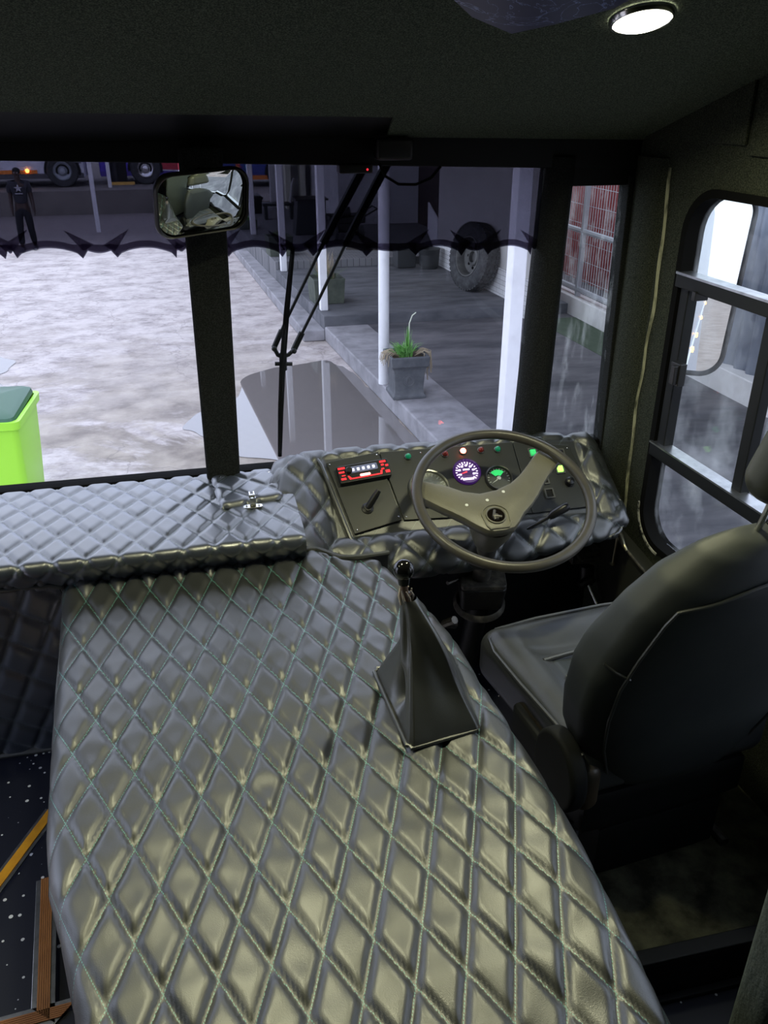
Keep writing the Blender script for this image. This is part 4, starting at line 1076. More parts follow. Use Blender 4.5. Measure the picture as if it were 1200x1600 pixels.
# ================================================================ DOWNLIGHTS
lamp_glow = emis('lamp_lens', (1.0, 0.97, 0.80), 14)
def downlight(x, y, label, power, slope=True, aim=None):
    if slope: M = frame(Vector((x, y, slope_z(y))) - nrm * 0.002, (1, 0, 0), Vector((0, -1, SLOPE)).normalized()); dirn = -nrm
    else: M = frame((x, y, 3.279), (1, 0, 0), (0, -1, 0)); dirn = Vector((0, 0, -1))
    r_ = thing('ceiling_downlight', label, 'lamp', tuple(M.translation), 'ceiling downlights')
    b = MB(); b.lathe([(0.044, 0.002), (0.050, 0.010), (0.053, 0.010), (0.057, 0.004), (0.057, 0.0)], M, 36); b.build('bezel', chrome, r_, smooth=True)
    b = MB(); b.lathe([(0.051, 0.008), (0.040, 0.013), (0.018, 0.017), (0.0001, 0.018)], M, 36); b.build('lens', lamp_glow, r_, smooth=True, angle=180)
    ld = bpy.data.lights.new('downlight', 'AREA'); ld.shape = 'DISK'; ld.size = 0.09; ld.energy = power; ld.color = (0.97, 0.95, 0.60); ld.spread = R(170)
    lo = bpy.data.objects.new('light', ld); COL.objects.link(lo); lo.parent = r_
    lo.rotation_euler = dirn.to_track_quat('-Z', 'Y').to_euler(); lo.location = M.to_3x3() @ Vector((0, 0, 0.024)) if (M.to_3x3() @ Vector((0, 0, 1))).dot(dirn) > 0 else dirn * 0.024
    return r_
downlight(0.805, 1.53, 'round glowing ceiling downlight above the driver seat, the one in view', LAMP)
downlight(0.016, 1.40, 'round ceiling downlight just above the frame, over the engine cover', LAMP)
downlight(-0.78, 1.40, 'added unseen ceiling downlight that brightens the entrance steps', LAMP * 0.45)  # added fill lamp, strength set to brighten the speckled step floor

# ================================================================ WINDOW WINDER, POCKET, NOSINGS
root = thing('handbrake_valve', 'black hand valve with steel lever on the side wall below the quarter window', 'valve', tuple(wp(2.15, 1.66)))
b = MB(); b.box(wp(2.16, 1.765, 0.05), (0.10, 0.10, 0.012)); b.box(wp(2.20, 1.74, 0.05), (0.09, 0.04, 0.06)); b.build('bracket', dusty_black, root, bevel=0.004)
b = MB(); b.tube([wp(2.15, 1.72, 0.06), wp(2.14, 1.66, 0.062)], 0.024, 16); b.tube([wp(2.12, 1.69, 0.05), wp(2.12, 1.67, 0.10)], 0.015, 14); b.build('valve_body', black_plastic, root, smooth=True)
b = MB(); b.tube([wp(2.12, 1.685, 0.075), wp(2.06, 1.62, 0.06)], 0.006, 10); b.tube([wp(2.06, 1.62, 0.035), wp(2.06, 1.62, 0.085)], 0.008, 10); b.build('lever', chrome, root, smooth=True)
root = thing('wall_pocket', 'black door pocket on the side wall with a pale metal hook', 'pocket', tuple(wp(1.9, 1.60)))
b = MB(); pts = [(2.12, 1.895), (2.05, 1.885), (1.95, 1.868), (1.85, 1.85), (1.70, 1.83)]
rows = [[wp(y, z, 0.045) for y, z in pts], [wp(y, z - 0.26, 0.035) for y, z in pts]]
b.grid(rows); b.grid([[wp(y, z, 0.002) for y, z in pts], [wp(y, z, 0.045) for y, z in pts]]); b.build('pocket_panel', mat('pocket_board', (0.028, 0.030, 0.024), 0.5), root)
b = MB(); b.tube([wp(y, z, 0.046) for y, z in pts], 0.0045, 8); b.build('rim', dusty_black, root, smooth=True)
b = MB(); b.tube([wp(2.04, 1.905, 0.04), wp(2.00, 1.908, 0.055), wp(1.97, 1.893, 0.06), wp(1.955, 1.882, 0.058)], [0.008, 0.009, 0.006, 0.004], 10); b.tube([wp(2.02, 1.90, 0.052), wp(2.02, 1.80, 0.055)], 0.0035, 8); b.sphere(wp(2.02, 1.80, 0.056), 0.009, 12, 8, sc=(1, 1, 0.5)); b.build('hook', brass, root, smooth=True)
yel = mat('yellow_nosing', (0.75, 0.36, 0.02), 0.45, var=(18, (0.55, 0.24, 0.02), 0.4, 0.7)); wood = mat('orange_ribbed_nosing', (0.42, 0.17, 0.05), 0.5, var=(12, (0.30, 0.11, 0.03), 0.4, 0.7))
def nosing(a, c_, w, z, m, label, ribs=False, cut0=0, cut1=0):
    a = Vector((*a, z)); c_ = Vector((*c_, z)); t = (c_ - a).normalized(); s = Vector((-t.y, t.x, 0)); L_ = (c_ - a).length
    M = frame(a, t, s); r_ = thing('step_nosing', label, 'step edge', tuple((a + c_) / 2), 'step nosings')
    b = MB(); b.prism([(0, 0), (L_, 0), (L_ - cut1 * w, w), (cut0 * w, w)], 0.0, 0.005, M); b.build('aluminium_edge', alu, r_, bevel=0.001)
    k0, k1 = 0.22, 0.78; b = MB()
    if ribs:
        nr = 6
        for k in range(nr):
            q0 = lerp(k0, k1, k / nr); q1 = lerp(k0, k1, (k + 0.8) / nr); b.prism([(cut0 * w * q0, w * q0), (L_ - cut1 * w * q0, w * q0), (L_ - cut1 * w * q1, w * q1), (cut0 * w * q1, w * q1)], 0.004, 0.008, M)
    else: b.prism([(cut0 * w * k0, w * k0), (L_ - cut1 * w * k0, w * k0), (L_ - cut1 * w * k1, w * k1), (cut0 * w * k1, w * k1)], 0.004, 0.0075, M)
    b.build('grip_strip', m, r_)
    return r_
nosing((-0.92, 0.98), (-0.507, 1.862), 0.045, 1.301, yel, 'smooth yellow step nosing with grey edges, the farther one at the lower left')
nosing((-0.442, 1.225), (-0.483, 1.62), 0.050, 1.3205, wood, 'orange ribbed step nosing with aluminium edges beside the engine cover', True, 1, 0)
nosing((-1.1, 1.175), (-0.442, 1.225), 0.050, 1.3205, wood, 'orange ribbed step nosing along the bottom left corner', True, 0, -1)

# ================================================================ OUTSIDE: YARD
def curb_x(y): return 2.05 - 0.078 * (y - 7.46)
m = mat('yard_concrete', (0.6, 0.6, 0.6), 0.8)
N, L, P = nodes_of(m)
geo = N.new('ShaderNodeNewGeometry')
def nz(scale, detail=6, rough=0.6, stretch=(1, 1, 1), dist=0.0):
    mp = N.new('ShaderNodeMapping'); mp.inputs['Scale'].default_value = stretch; L.new(geo.outputs['Position'], mp.inputs['Vector'])
    n = N.new('ShaderNodeTexNoise'); n.inputs['Scale'].default_value = scale; n.inputs['Detail'].default_value = detail; n.inputs['Roughness'].default_value = rough; n.inputs['Distortion'].default_value = dist
    L.new(mp.outputs[0], n.inputs['Vector']); return n.outputs['Fac']
def ramp(fac, stops):
    r = N.new('ShaderNodeValToRGB'); e = r.color_ramp.elements
    while len(e) < len(stops): e.new(0.5)
    for q, (p_, c_) in zip(e, stops): q.position = p_; q.color = (*c_, 1)
    L.new(fac, r.inputs['Fac']); return r.outputs['Color']
def mixc(f, a, b_):
    x = N.new('ShaderNodeMix'); x.data_type = 'RGBA'
    for s_, v in (('Factor', f), ('A', a), ('B', b_)):
        if hasattr(v, 'is_linked') or hasattr(v, 'links'): L.new(v, x.inputs[s_])
        elif isinstance(v, tuple): x.inputs[s_].default_value = (*v, 1)
        else: x.inputs[s_].default_value = v
    return x.outputs['Result']
base = ramp(nz(2.6, 12, 0.80, (0.8, 1.0, 1)), [(0.36, (0.20, 0.17, 0.165)), (0.45, (0.38, 0.335, 0.32)), (0.56, (0.54, 0.485, 0.465))])
brown = ramp(nz(0.50, 9, 0.70, (0.7, 1.1, 1), 0.6), [(0.50, (1, 1, 1)), (0.56, (0, 0, 0))])
sepp = N.new('ShaderNodeSeparateXYZ'); L.new(geo.outputs['Position'], sepp.inputs[0])
near = N.new('ShaderNodeMapRange'); near.inputs['From Min'].default_value = 14; near.inputs['From Max'].default_value = 8; L.new(sepp.outputs[1], near.inputs['Value'])
brn = math_node(N, L, 'MULTIPLY', near.outputs['Result'], math_node(N, L, 'MULTIPLY', brown, 0.9))
c1 = mixc(brn, base, ramp(nz(2.2, 8), [(0.35, (0.16, 0.13, 0.105)), (0.65, (0.42, 0.365, 0.30))]))
# concrete darkening with distance
far = N.new('ShaderNodeMapRange'); far.inputs['From Min'].default_value = 20.0; far.inputs['From Max'].default_value = 23.5; L.new(math_node(N, L, 'ADD', sepp.outputs[1], math_node(N, L, 'MULTIPLY', nz(0.5), 2.0)), far.inputs['Value'])
c2 = mixc(math_node(N, L, 'MULTIPLY', far.outputs['Result'], 0.85), c1, (0.16, 0.14, 0.14))
vp = N.new('ShaderNodeTexVoronoi'); vp.feature = 'DISTANCE_TO_EDGE'; vp.inputs['Scale'].default_value = 0.55
wq = N.new('ShaderNodeMapping'); L.new(geo.outputs['Position'], wq.inputs['Vector'])
addv = N.new('ShaderNodeVectorMath'); addv.operation = 'ADD'; nn = N.new('ShaderNodeTexNoise'); nn.inputs['Scale'].default_value = 2.0; nn.inputs['Detail'].default_value = 6; L.new(geo.outputs['Position'], nn.inputs['Vector'])
L.new(wq.outputs[0], addv.inputs[0]); L.new(nn.outputs['Color'], addv.inputs[1]); L.new(addv.outputs[0], vp.inputs['Vector'])
crack = math_node(N, L, 'LESS_THAN', vp.outputs['Distance'], 0.006)
c3 = mixc(math_node(N, L, 'MULTIPLY', crack, 0.4), c2, (0.18, 0.15, 0.14))
side = math_node(N, L, 'LESS_THAN', sepp.outputs[1], 1.0)
c4 = mixc(side, c3, ramp(nz(1.5, 9, 0.7), [(0.35, (0.16, 0.11, 0.09)), (0.65, (0.34, 0.27, 0.24))]))
L.new(c4, P.inputs['Base Color'])
rg = N.new('ShaderNodeMapRange'); rg.inputs['To Min'].default_value = 0.45; rg.inputs['To Max'].default_value = 0.9; L.new(nz(1.6), rg.inputs['Value']); L.new(rg.outputs['Result'], P.inputs['Roughness'])
bp = N.new('ShaderNodeBump'); bp.inputs['Strength'].default_value = 0.5; bp.inputs['Distance'].default_value = 0.02; L.new(nz(9, 8), bp.inputs['Height']); L.new(bp.outputs[0], P.inputs['Normal'])
b = MB(); b.add([(-60, -60, 0), (60, -60, 0), (60, 80, 0), (-60, 80, 0)], [(0, 1, 2, 3)]); struct(b, 'yard_ground', m)

# puddles
water = mat('puddle_water', (0.17, 0.155, 0.15), 0.02, spec=0.8, ior=1.75)
def puddle(pts, label):
    ring = []; n = len(pts)
    for i in range(n):
        a, c_ = Vector(pts[i]), Vector(pts[(i + 1) % n]); p0, p3 = Vector(pts[i - 1]), Vector(pts[(i + 2) % n])
        for k in range(6):
            t = k / 6; q = 0.5 * (2 * a + (c_ - p0) * t + (2 * p0 - 5 * a + 4 * c_ - p3) * t * t + (3 * a - p0 - 3 * c_ + p3) * t ** 3)
            j = noise.noise(Vector((q.x * 4, q.y * 4, 1.3))) * 0.05; ring.append((q.x + j, q.y + j * 1.5, 0.006))
    b = MB(); b.add(ring, [tuple(range(len(ring)))]); o = b.build('puddle', water); return tag(o, label, 'puddle')
puddle([(0.37, 9.2), (0.50, 9.9), (0.75, 10.15), (1.1, 10.3), (1.60, 10.42), (1.80, 9.9), (1.90, 9.3), (1.99, 8.2), (2.06, 7.2), (2.10, 6.4), (1.4, 6.1), (0.9, 6.9), (0.55, 7.3), (0.27, 7.5), (0.15, 8.0), (-0.08, 8.15), (-0.22, 8.35), (-0.12, 8.7), (0.12, 8.95)],
       'large puddle reflecting sky and porch posts beside the kerb')
puddle([(-2.45, 11.5), (-2.35, 10.9), (-2.45, 10.6), (-2.15, 9.9), (-2.3, 9.4), (-3.2, 9.2), (-4.2, 10.0), (-3.6, 11.6)], 'pale puddle on the concrete behind the lime green bin')

# raised veranda slabs with a pale kerb strip
def nslate(name, c0, c1, sc):
    return mat(name, c0, 0.75, var=(sc, c1, 0.35, 0.7, (0.5, 1.4, 1)), bump=(7, 0.5, 0.02))
slate = nslate('dark_stamped_concrete', (0.060, 0.060, 0.068), (0.175, 0.165, 0.175), 2.2)
slate2 = nslate('dark_slate_step', (0.065, 0.068, 0.078), (0.165, 0.165, 0.180), 3.0)
kerbm = mat('kerb_concrete', (0.17, 0.165, 0.175), 0.8, var=(4, (0.34, 0.33, 0.35), 0.3, 0.7), bump=(12, 0.5, 0.01))
def slab(name, y0, y1, x1, z, m, x_in=0.0, zb=0.0):
    b = MB(); b.prism([(curb_x(y0) + x_in, y0), (x1, y0), (x1, y1), (curb_x(y1) + x_in, y1)], zb, z); return struct(b, name, m, bevel=0.01)
slab('veranda_floor', -8, 11.42, 9.5, 0.195, slate, 0.02)
b = MB(); b.prism([(curb_x(-8), -8), (curb_x(-8) + 0.62, -8), (curb_x(11.40) + 0.62, 11.40), (curb_x(11.40), 11.40)], 0, 0.205); struct(b, 'veranda_kerb', kerbm, bevel=0.02)
slab('veranda_step', 11.42, 15.02, 6.5, 0.34, slate2, 0.0)
bm_ = mat('slate_paving', (0.10, 0.10, 0.11), 0.75)
N, L, P = nodes_of(bm_)
tc = N.new('ShaderNodeTexCoord'); br = N.new('ShaderNodeTexBrick'); br.inputs['Scale'].default_value = 4.5; br.inputs['Color1'].default_value = (0.20, 0.20, 0.21, 1); br.inputs['Color2'].default_value = (0.13, 0.13, 0.14, 1); br.inputs['Mortar'].default_value = (0.03, 0.03, 0.035, 1); br.inputs['Mortar Size'].default_value = 0.02
L.new(tc.outputs['Object'], br.inputs['Vector']); L.new(br.outputs['Color'], P.inputs['Base Color'])
slab('veranda_upper_step', 15.02, 24.0, 6.5, 0.47, bm_, 0.0)
b = MB(); b.prism([(curb_x(11.4) - 0.30, 11.4), (curb_x(11.4) + 0.01, 11.4), (curb_x(24) + 0.01, 24), (curb_x(24) - 0.15, 24)], 0, 0.16); struct(b, 'kerb_far', kerbm, bevel=0.02)
# veranda roof
b = MB(); b.prism([(curb_x(4.9) - 0.30, 4.9), (4.75, 4.9), (4.75, 24), (curb_x(24) - 0.3, 24)], 2.85, 2.93); struct(b, 'veranda_roof', mat('roof_brown', (0.20, 0.155, 0.13), 0.8), bevel=0.01)
# posts
white_paint = mat('white_post_paint', (0.80, 0.80, 0.82), 0.5, var=(9, (0.68, 0.68, 0.70), 0.45, 0.8))
posts = [(2.20, 5.55, 0.20, 'white square veranda post nearest the bus, right of the potted plant'),
         (1.985, 8.75, 0.20, 'white veranda post directly behind the square grey planter'),
         (1.80, 11.80, 0.34, 'white veranda post in front of the planter with dry grass'),
         (1.585, 14.85, 0.34, 'white veranda post beside the low planter, fourth from the bus'),
         (1.36, 18.3, 0.47, 'slim white veranda post behind the interior mirror edge'),
         (-2.14, 22.8, 0.0, 'leaning white post standing on the open yard at left'),
         (-2.05, 27.2, 0.0, 'white post farther back before the purple bus')]
for (x, y, z, lab) in posts:
    w = 0.105
    if y == 8.75:
        b = MB(); b.cyl((x, y, z), (x, y, 2.86), 0.058, seg=24); p_ = b.build('veranda_post', white_paint, smooth=True)
    else:
        b = MB(); b.box((x, y, (z + 2.86) / 2), (w, w, 2.86 - z), rot=Matrix.Rotation(R(4.5), 3, 'Z')); p_ = b.build('veranda_post', white_paint, bevel=0.008)
    tag(p_, lab, 'post', 'white posts')
# building wall with white brick base
render_m = mat('grey_render', (0.50, 0.49, 0.47), 0.85, var=(3, (0.60, 0.59, 0.57), 0.3, 0.7))
brick = mat('white_brick', (0.66, 0.66, 0.66), 0.7)
N, L, P = nodes_of(brick)
tc = N.new('ShaderNodeTexCoord'); mp = N.new('ShaderNodeMapping'); mp.inputs['Rotation'].default_value = (R(90), 0, R(90)); br = N.new('ShaderNodeTexBrick'); br.inputs['Scale'].default_value = 4.6; br.inputs['Color1'].default_value = (0.72, 0.72, 0.72, 1); br.inputs['Color2'].default_value = (0.62, 0.62, 0.62, 1); br.inputs['Mortar'].default_value = (0.20, 0.20, 0.20, 1); br.inputs['Mortar Size'].default_value = 0.012; br.inputs['Row Height'].default_value = 0.32; br.inputs['Brick Width'].default_value = 1.0
sp = N.new('ShaderNodeSeparateXYZ'); cb = N.new('ShaderNodeCombineXYZ'); L.new(tc.outputs['Object'], sp.inputs[0]); L.new(math_node(N, L, 'ADD', sp.outputs[1], sp.outputs[0]), cb.inputs[0]); L.new(sp.outputs[2], cb.inputs[1]); L.new(cb.outputs[0], br.inputs['Vector'])
L.new(br.outputs['Color'], P.inputs['Base Color'])
bb = N.new('ShaderNodeBump'); bb.inputs['Distance'].default_value = 0.01; L.new(br.outputs['Fac'], bb.inputs['Height']); bb.invert = True; L.new(bb.outputs[0], P.inputs['Normal'])
def wx(y): return 4.56 - 0.078 * (y - 12.5)
b = MB(); b.prism([(wx(11.2), 11.2), (wx(11.2) + 0.42, 11.2), (wx(14.9) + 0.42, 14.9), (wx(14.9), 14.9)], 0.72, 2.9); struct(b, 'wall_building', render_m)
b = MB(); b.prism([(wx(11.2) - 0.03, 11.17), (wx(11.2) + 0.45, 11.17), (wx(14.9) + 0.45, 14.92), (wx(14.9) - 0.03, 14.92)], 0.1, 0.75); struct(b, 'wall_building_base', brick, bevel=0.01)
# recessed entrance with brown doors behind the corner, further wall
b = MB(); b.prism([(5.45, 14.95), (5.6, 14.95), (5.3, 19.2), (5.15, 19.2)], 0.4, 2.9); struct(b, 'wall_recess', mat('dark_brown_wall', (0.05, 0.035, 0.035), 0.7))
b = MB(); b.prism([(3.35, 19.3), (5.6, 19.2), (5.6, 19.5), (3.35, 19.5)], 0.4, 2.9); struct(b, 'wall_far_building', mat('pale_far_wall', (0.42, 0.42, 0.44), 0.8, var=(2, (0.55, 0.55, 0.56), 0.3, 0.7)))
b = MB(); b.prism([(2.2, 23.0), (3.5, 23.0), (3.5, 19.4), (3.35, 19.4), (3.2, 22.8), (2.2, 22.8)], 0.4, 2.9); struct(b, 'wall_far_return', MATS['pale_far_wall'])
b = MB(); 
for x in (2.55, 2.92): b.bbox((x, 22.4, 0.45), (x + 0.14, 22.8, 2.86))
struct(b, 'trim_doorway_columns', mat('cream_paint', (0.55, 0.55, 0.45), 0.6), bevel=0.01)
# white burglar gate leaning at the recess
root = thing('security_gate', 'low white burglar bar panel at the recessed entrance by the building corner', 'gate', (4.7, 16.0, 0.47))
b = MB()
ga, gb_ = Vector((4.42, 15.1, 0.47)), Vector((4.95, 17.6, 0.47))
for k in range(19):
    p_ = ga.lerp(gb_, k / 18); b.cyl(p_ + Vector((0, 0, 0.03)), p_ + Vector((0, 0, 0.60)), 0.014, seg=6)
b.build('bar', white_paint, root, smooth=True)
b = MB()
for z in (0.04, 0.60): b.tube([ga + Vector((0, 0, z)), gb_ + Vector((0, 0, z))], 0.024, 6)
b.build('frame', white_paint, root, smooth=True)

# plants
def blade_tuft(mb, c0, n, hmin, hmax, spread, w, rng, droop=0.4, mi=0):
    for _ in range(n):
        a = rng.uniform(0, 6.28); h = rng.uniform(hmin, hmax); sp_ = rng.uniform(0.1, 1) * spread; base = Vector(c0) + Vector((rng.uniform(-1, 1), rng.uniform(-1, 1), 0)) * spread * 0.35
        d = Vector((math.cos(a), math.sin(a), 0)); s = Vector((-d.y, d.x, 0)) * w; pts = []
        for k in range(5):
            t = k / 4; p_ = base + d * sp_ * t ** 1.5 + Vector((0, 0, h * (t - droop * t * t))); pts.append((p_ - s * (1 - t * 0.9), p_ + s * (1 - t * 0.9)))
        vs = [q for pr in pts for q in pr]; mb.add(vs, [(2 * k, 2 * k + 1, 2 * k + 3, 2 * k + 2) for k in range(4)], mi)
leaf = mat('fresh_green_leaf', (0.12, 0.34, 0.07), 0.5, var=(8, (0.24, 0.50, 0.14), 0.3, 0.7)); dry = mat('dry_straw', (0.48, 0.40, 0.28), 0.8, var=(8, (0.30, 0.24, 0.16), 0.3, 0.7)); olive = mat('dull_green_leaf', (0.14, 0.20, 0.08), 0.6)
pot_m = mat('charcoal_pot', (0.065, 0.070, 0.080), 0.7, var=(9, (0.12, 0.125, 0.135), 0.35, 0.7), bump=(18, 0.4, 0.006)); soil = mat('soil', (0.10, 0.07, 0.05), 0.95, bump=(20, 1, 0.02)); mossy = mat('mossy_pot', (0.045, 0.055, 0.045), 0.8, var=(6, (0.10, 0.115, 0.085), 0.35, 0.7))
rng = random.Random(5)
# the square urn planter
root = thing('potted_plant', 'square charcoal urn planter with green plant and dry stems on the kerb', 'planter', (2.13, 8.32, 0.205))
px0, py0 = 2.13, 8.32
def sq(h, w): return [(px0 + a * w / 2, py0 + c_ * w / 2, 0.205 + h) for a, c_ in ((1, 1), (-1, 1), (-1, -1), (1, -1))]
lv = [(0.0, 0.36), (0.035, 0.36), (0.05, 0.325), (0.10, 0.310), (0.30, 0.335), (0.335, 0.36), (0.355, 0.40), (0.445, 0.415), (0.46, 0.405), (0.46, 0.355), (0.42, 0.345)]
b = MB(); vs = [p_ for h, w in lv for p_ in sq(h, w)]; b.add(vs, [(4 * k + i, 4 * k + (i + 1) % 4, 4 * k + 4 + (i + 1) % 4, 4 * k + 4 + i) for k in range(len(lv) - 1) for i in range(4)] + [(3, 2, 1, 0)])
pot = b.build('pot', pot_m, root, bevel=0.008)
b = MB(); b.tube([(px0 - 0.01 + 0.062 * math.cos(k * math.pi / 12), py0 - 0.163, 0.41 + 0.062 * math.sin(k * math.pi / 12)) for k in range(24)], 0.006, 6, closed=True)
b.tube([(px0 - 0.01 + 0.03 * math.cos(k * 0.6) * (1 - k / 16), py0 - 0.164, 0.41 + 0.045 * math.sin(k * 0.6) * (1 - k / 20)) for k in range(14)], 0.007, 6); b.build('relief', pot_m, pot, smooth=True)
b = MB(); b.add(sq(0.425, 0.35), [(0, 1, 2, 3)]); b.build('soil', soil, pot)
b = MB(); blade_tuft(b, (px0 - 0.02, py0, 0.62), 150, 0.14, 0.27, 0.20, 0.011, rng, 0.45); blade_tuft(b, (px0 + 0.02, py0, 0.62), 30, 0.25, 0.34, 0.04, 0.009, rng, 0.05)
tag(b.build('foliage', leaf, root), kind='stuff')
b = MB(); b.tube([(px0 + 0.03, py0, 0.80), (px0 + 0.03, py0, 0.97), (px0 + 0.06, py0, 1.05), (px0 + 0.10, py0, 1.08)], 0.006, 6); b.build('seed_stalk', mat('pale_stalk', (0.62, 0.66, 0.52), 0.7), root)
b = MB()
for k in range(46):
    a = rng.choice([rng.uniform(-0.9, 0.5), rng.uniform(2.4, 4.0)]); d = Vector((math.cos(a), math.sin(a) * 0.6, 0)); s0 = Vector((px0, py0, 0.64)) + d * 0.12; l_ = rng.uniform(0.10, 0.17); dz = -rng.uniform(0.02, 0.09 if d.x < 0 else 0.30)
    b.tube([s0, s0 + d * l_ * 0.6 + Vector((0, 0, 0.05)), s0 + d * l_ + Vector((0, 0, 0.03)), s0 + d * (l_ + 0.02) + Vector((0, 0, dz))], 0.0035, 4)
tag(b.build('dry_stems', dry, root), kind='stuff')
def trough(x, y, z, w, d, h, label, plants):
    r_ = thing('potted_plant', label, 'planter', (x, y, z), 'low trough planters'); b = MB()
    rot = Matrix.Rotation(R(4.5), 3, 'Z'); o_ = [(1, 1), (-1, 1), (-1, -1), (1, -1)]; vs = []
    for (hh, k) in ((0, 0.94), (h * 0.85, 1), (h, 1.03), (h, 0.90), (h * 0.85, 0.88)): vs += [Vector((x, y, z)) + rot @ Vector((a * w / 2 * k, c_ * d / 2 * k, hh)) for a, c_ in o_]
    b.add(vs, [(4 * k + i, 4 * k + (i + 1) % 4, 4 * k + 4 + (i + 1) % 4, 4 * k + 4 + i) for k in range(4) for i in range(4)] + [(3, 2, 1, 0), (16, 17, 18, 19)]); b.build('pot', mossy, r_, bevel=0.01)
    for (nm, mm_, n, h0, h1, sp_, ww, dr) in plants:
        b = MB(); blade_tuft(b, (x, y, z + h * 0.85), n, h0, h1, sp_, ww, rng, dr); tag(b.build(nm, mm_, r_), kind='stuff')
trough(1.93, 12.35, 0.34, 0.46, 0.46, 0.36, 'mossy planter with tall dry straw grass behind the third white post', [('dry_grass', dry, 90, 0.35, 0.62, 0.30, 0.006, 0.25), ('foliage', olive, 120, 0.15, 0.36, 0.30, 0.008, 0.3)])
trough(1.62, 15.75, 0.47, 0.44, 0.44, 0.34, 'mossy planter with short green weeds behind the fourth white post', [('foliage', olive, 90, 0.08, 0.20, 0.2, 0.008, 0.3)])
trough(1.30, 19.2, 0.47, 0.40, 0.40, 0.20, 'small low planter with green weeds by the far white post', [('foliage', leaf, 60, 0.05, 0.16, 0.16, 0.008, 0.3)])

# truck tyre leaning on the building wall
root = thing('truck_tyre', 'large truck tyre with steel rim leaning on the white brick wall', 'tyre', (4.42, 12.75, 0.34))
tyre_m = mat('tyre_rubber', (0.028, 0.029, 0.032), 0.8, var=(12, (0.075, 0.078, 0.080), 0.4, 0.75), bump=(30, 0.4, 0.01))
TY = Matrix.Translation((4.30, 12.65, 0.34 + 0.50)) @ Matrix.Rotation(R(16), 4, 'Z') @ Matrix.Rotation(R(-90 + 9), 4, 'Y')
b = MB(); b.lathe([(0.29, 0.10), (0.31, 0.13), (0.40, 0.145), (0.465, 0.13), (0.495, 0.105), (0.50, 0.05), (0.502, 0), (0.50, -0.05), (0.495, -0.105), (0.465, -0.13), (0.40, -0.145), (0.31, -0.13), (0.29, -0.10), (0.285, 0)], TY, 64)
b.build('tyre', tyre_m, root, smooth=True)
b = MB()
for k in range(48):
    a = 2 * math.pi * k / 48
    for zz in (-0.08, 0.0, 0.08): b.box(TY @ Vector((0.503 * math.cos(a), 0.503 * math.sin(a), zz)), (0.02, 0.045, 0.055), rot=(TY.to_3x3() @ Matrix.Rotation(a, 3, 'Z')))
b.build('tread', tyre_m, root)
b = MB(); b.lathe([(0.292, 0.115), (0.30, 0.128), (0.285, 0.130), (0.270, 0.11), (0.262, 0.05), (0.25, 0.0), (0.20, -0.02), (0.14, -0.015), (0.12, 0.02), (0.085, 0.03), (0.08, -0.03), (0.0001, -0.03)], TY, 48)
b.build('rim', mat('tyre_rim', (0.13, 0.13, 0.125), 0.6, 0.2, var=(9, (0.06, 0.06, 0.06), 0.4, 0.7)), root, smooth=True)
for k in range(8):
    a = 2 * math.pi * k / 8; b = MB(); b.cyl(TY @ Vector((0.165 * math.cos(a), 0.165 * math.sin(a), -0.016)), TY @ Vector((0.165 * math.cos(a), 0.165 * math.sin(a), -0.008)), 0.022, seg=12); b.build('bolt_hole', black_rubber, root)
# small black bucket and dark box next to it
b = MB(); b.lathe([(0.15, 0), (0.19, 0.32), (0.20, 0.34), (0.185, 0.34), (0.17, 0.05), (0.0001, 0.04)], Matrix.Translation((4.12, 14.55, 0.34)), 28)
tag(b.build('bucket', mat('bucket_black', (0.025, 0.027, 0.030), 0.5), smooth=True), 'black bucket by the brick wall beyond the truck tyre', 'bucket')
b = MB(); b.box((3.72, 14.75, 0.50), (0.34, 0.28, 0.30), rot=Matrix.Rotation(R(5), 3, 'Z')); b.box((3.72, 14.75, 0.66), (0.37, 0.31, 0.02), rot=Matrix.Rotation(R(5), 3, 'Z'))
tag(b.build('crate', mat('crate_dark', (0.03, 0.032, 0.036), 0.7), bevel=0.01), 'small dark box standing left of the black bucket', 'box')
# doormat-like board on the upper step
b = MB(); b.prism([(2.9, 16.0), (4.2, 15.4), (4.4, 16.0), (3.2, 16.9)], 0.472, 0.50); tag(b.build('rubber_mat', mat('mat_dark', (0.06, 0.052, 0.045), 0.8), bevel=0.004), 'dark rubber mat in front of the recessed entrance', 'mat')
# dark display cabinet, bench and machine seen through the tint
root = thing('cabinet', 'dark cabinet with slanted side standing on the veranda behind the posts', 'cabinet', (2.55, 18.0, 0.47))
b = MB(); b.prism([(2.20, 0.47), (2.85, 0.47), (2.85, 1.15), (2.27, 1.15)], -0.25, 0.25, frame((0, 18.2, 0), (1, 0, 0), (0, 0, 1))); b.build('body', mat('cabinet_dark', (0.02, 0.024, 0.026), 0.5), root, bevel=0.01)
b = MB(); b.bbox((2.22, 17.90, 1.145), (2.90, 18.5, 1.18)); b.build('top', black_plastic, root, bevel=0.006)
root = thing('welding_machine', 'dark wheeled machine with engine block and handle behind the wiper arms', 'machine', (3.15, 17.3, 0.47))
b = MB(); b.box((3.15, 17.4, 0.85), (0.75, 0.45, 0.16)); b.box((3.05, 17.4, 0.70), (0.5, 0.40, 0.2)); b.build('engine', mat('machine_black', (0.012, 0.012, 0.014), 0.6), root, bevel=0.03)
b = MB(); b.cyl((2.95, 17.15, 0.98), (3.2, 17.15, 1.00), 0.10, seg=20); b.build('tank', MATS['machine_black'], root, smooth=True)
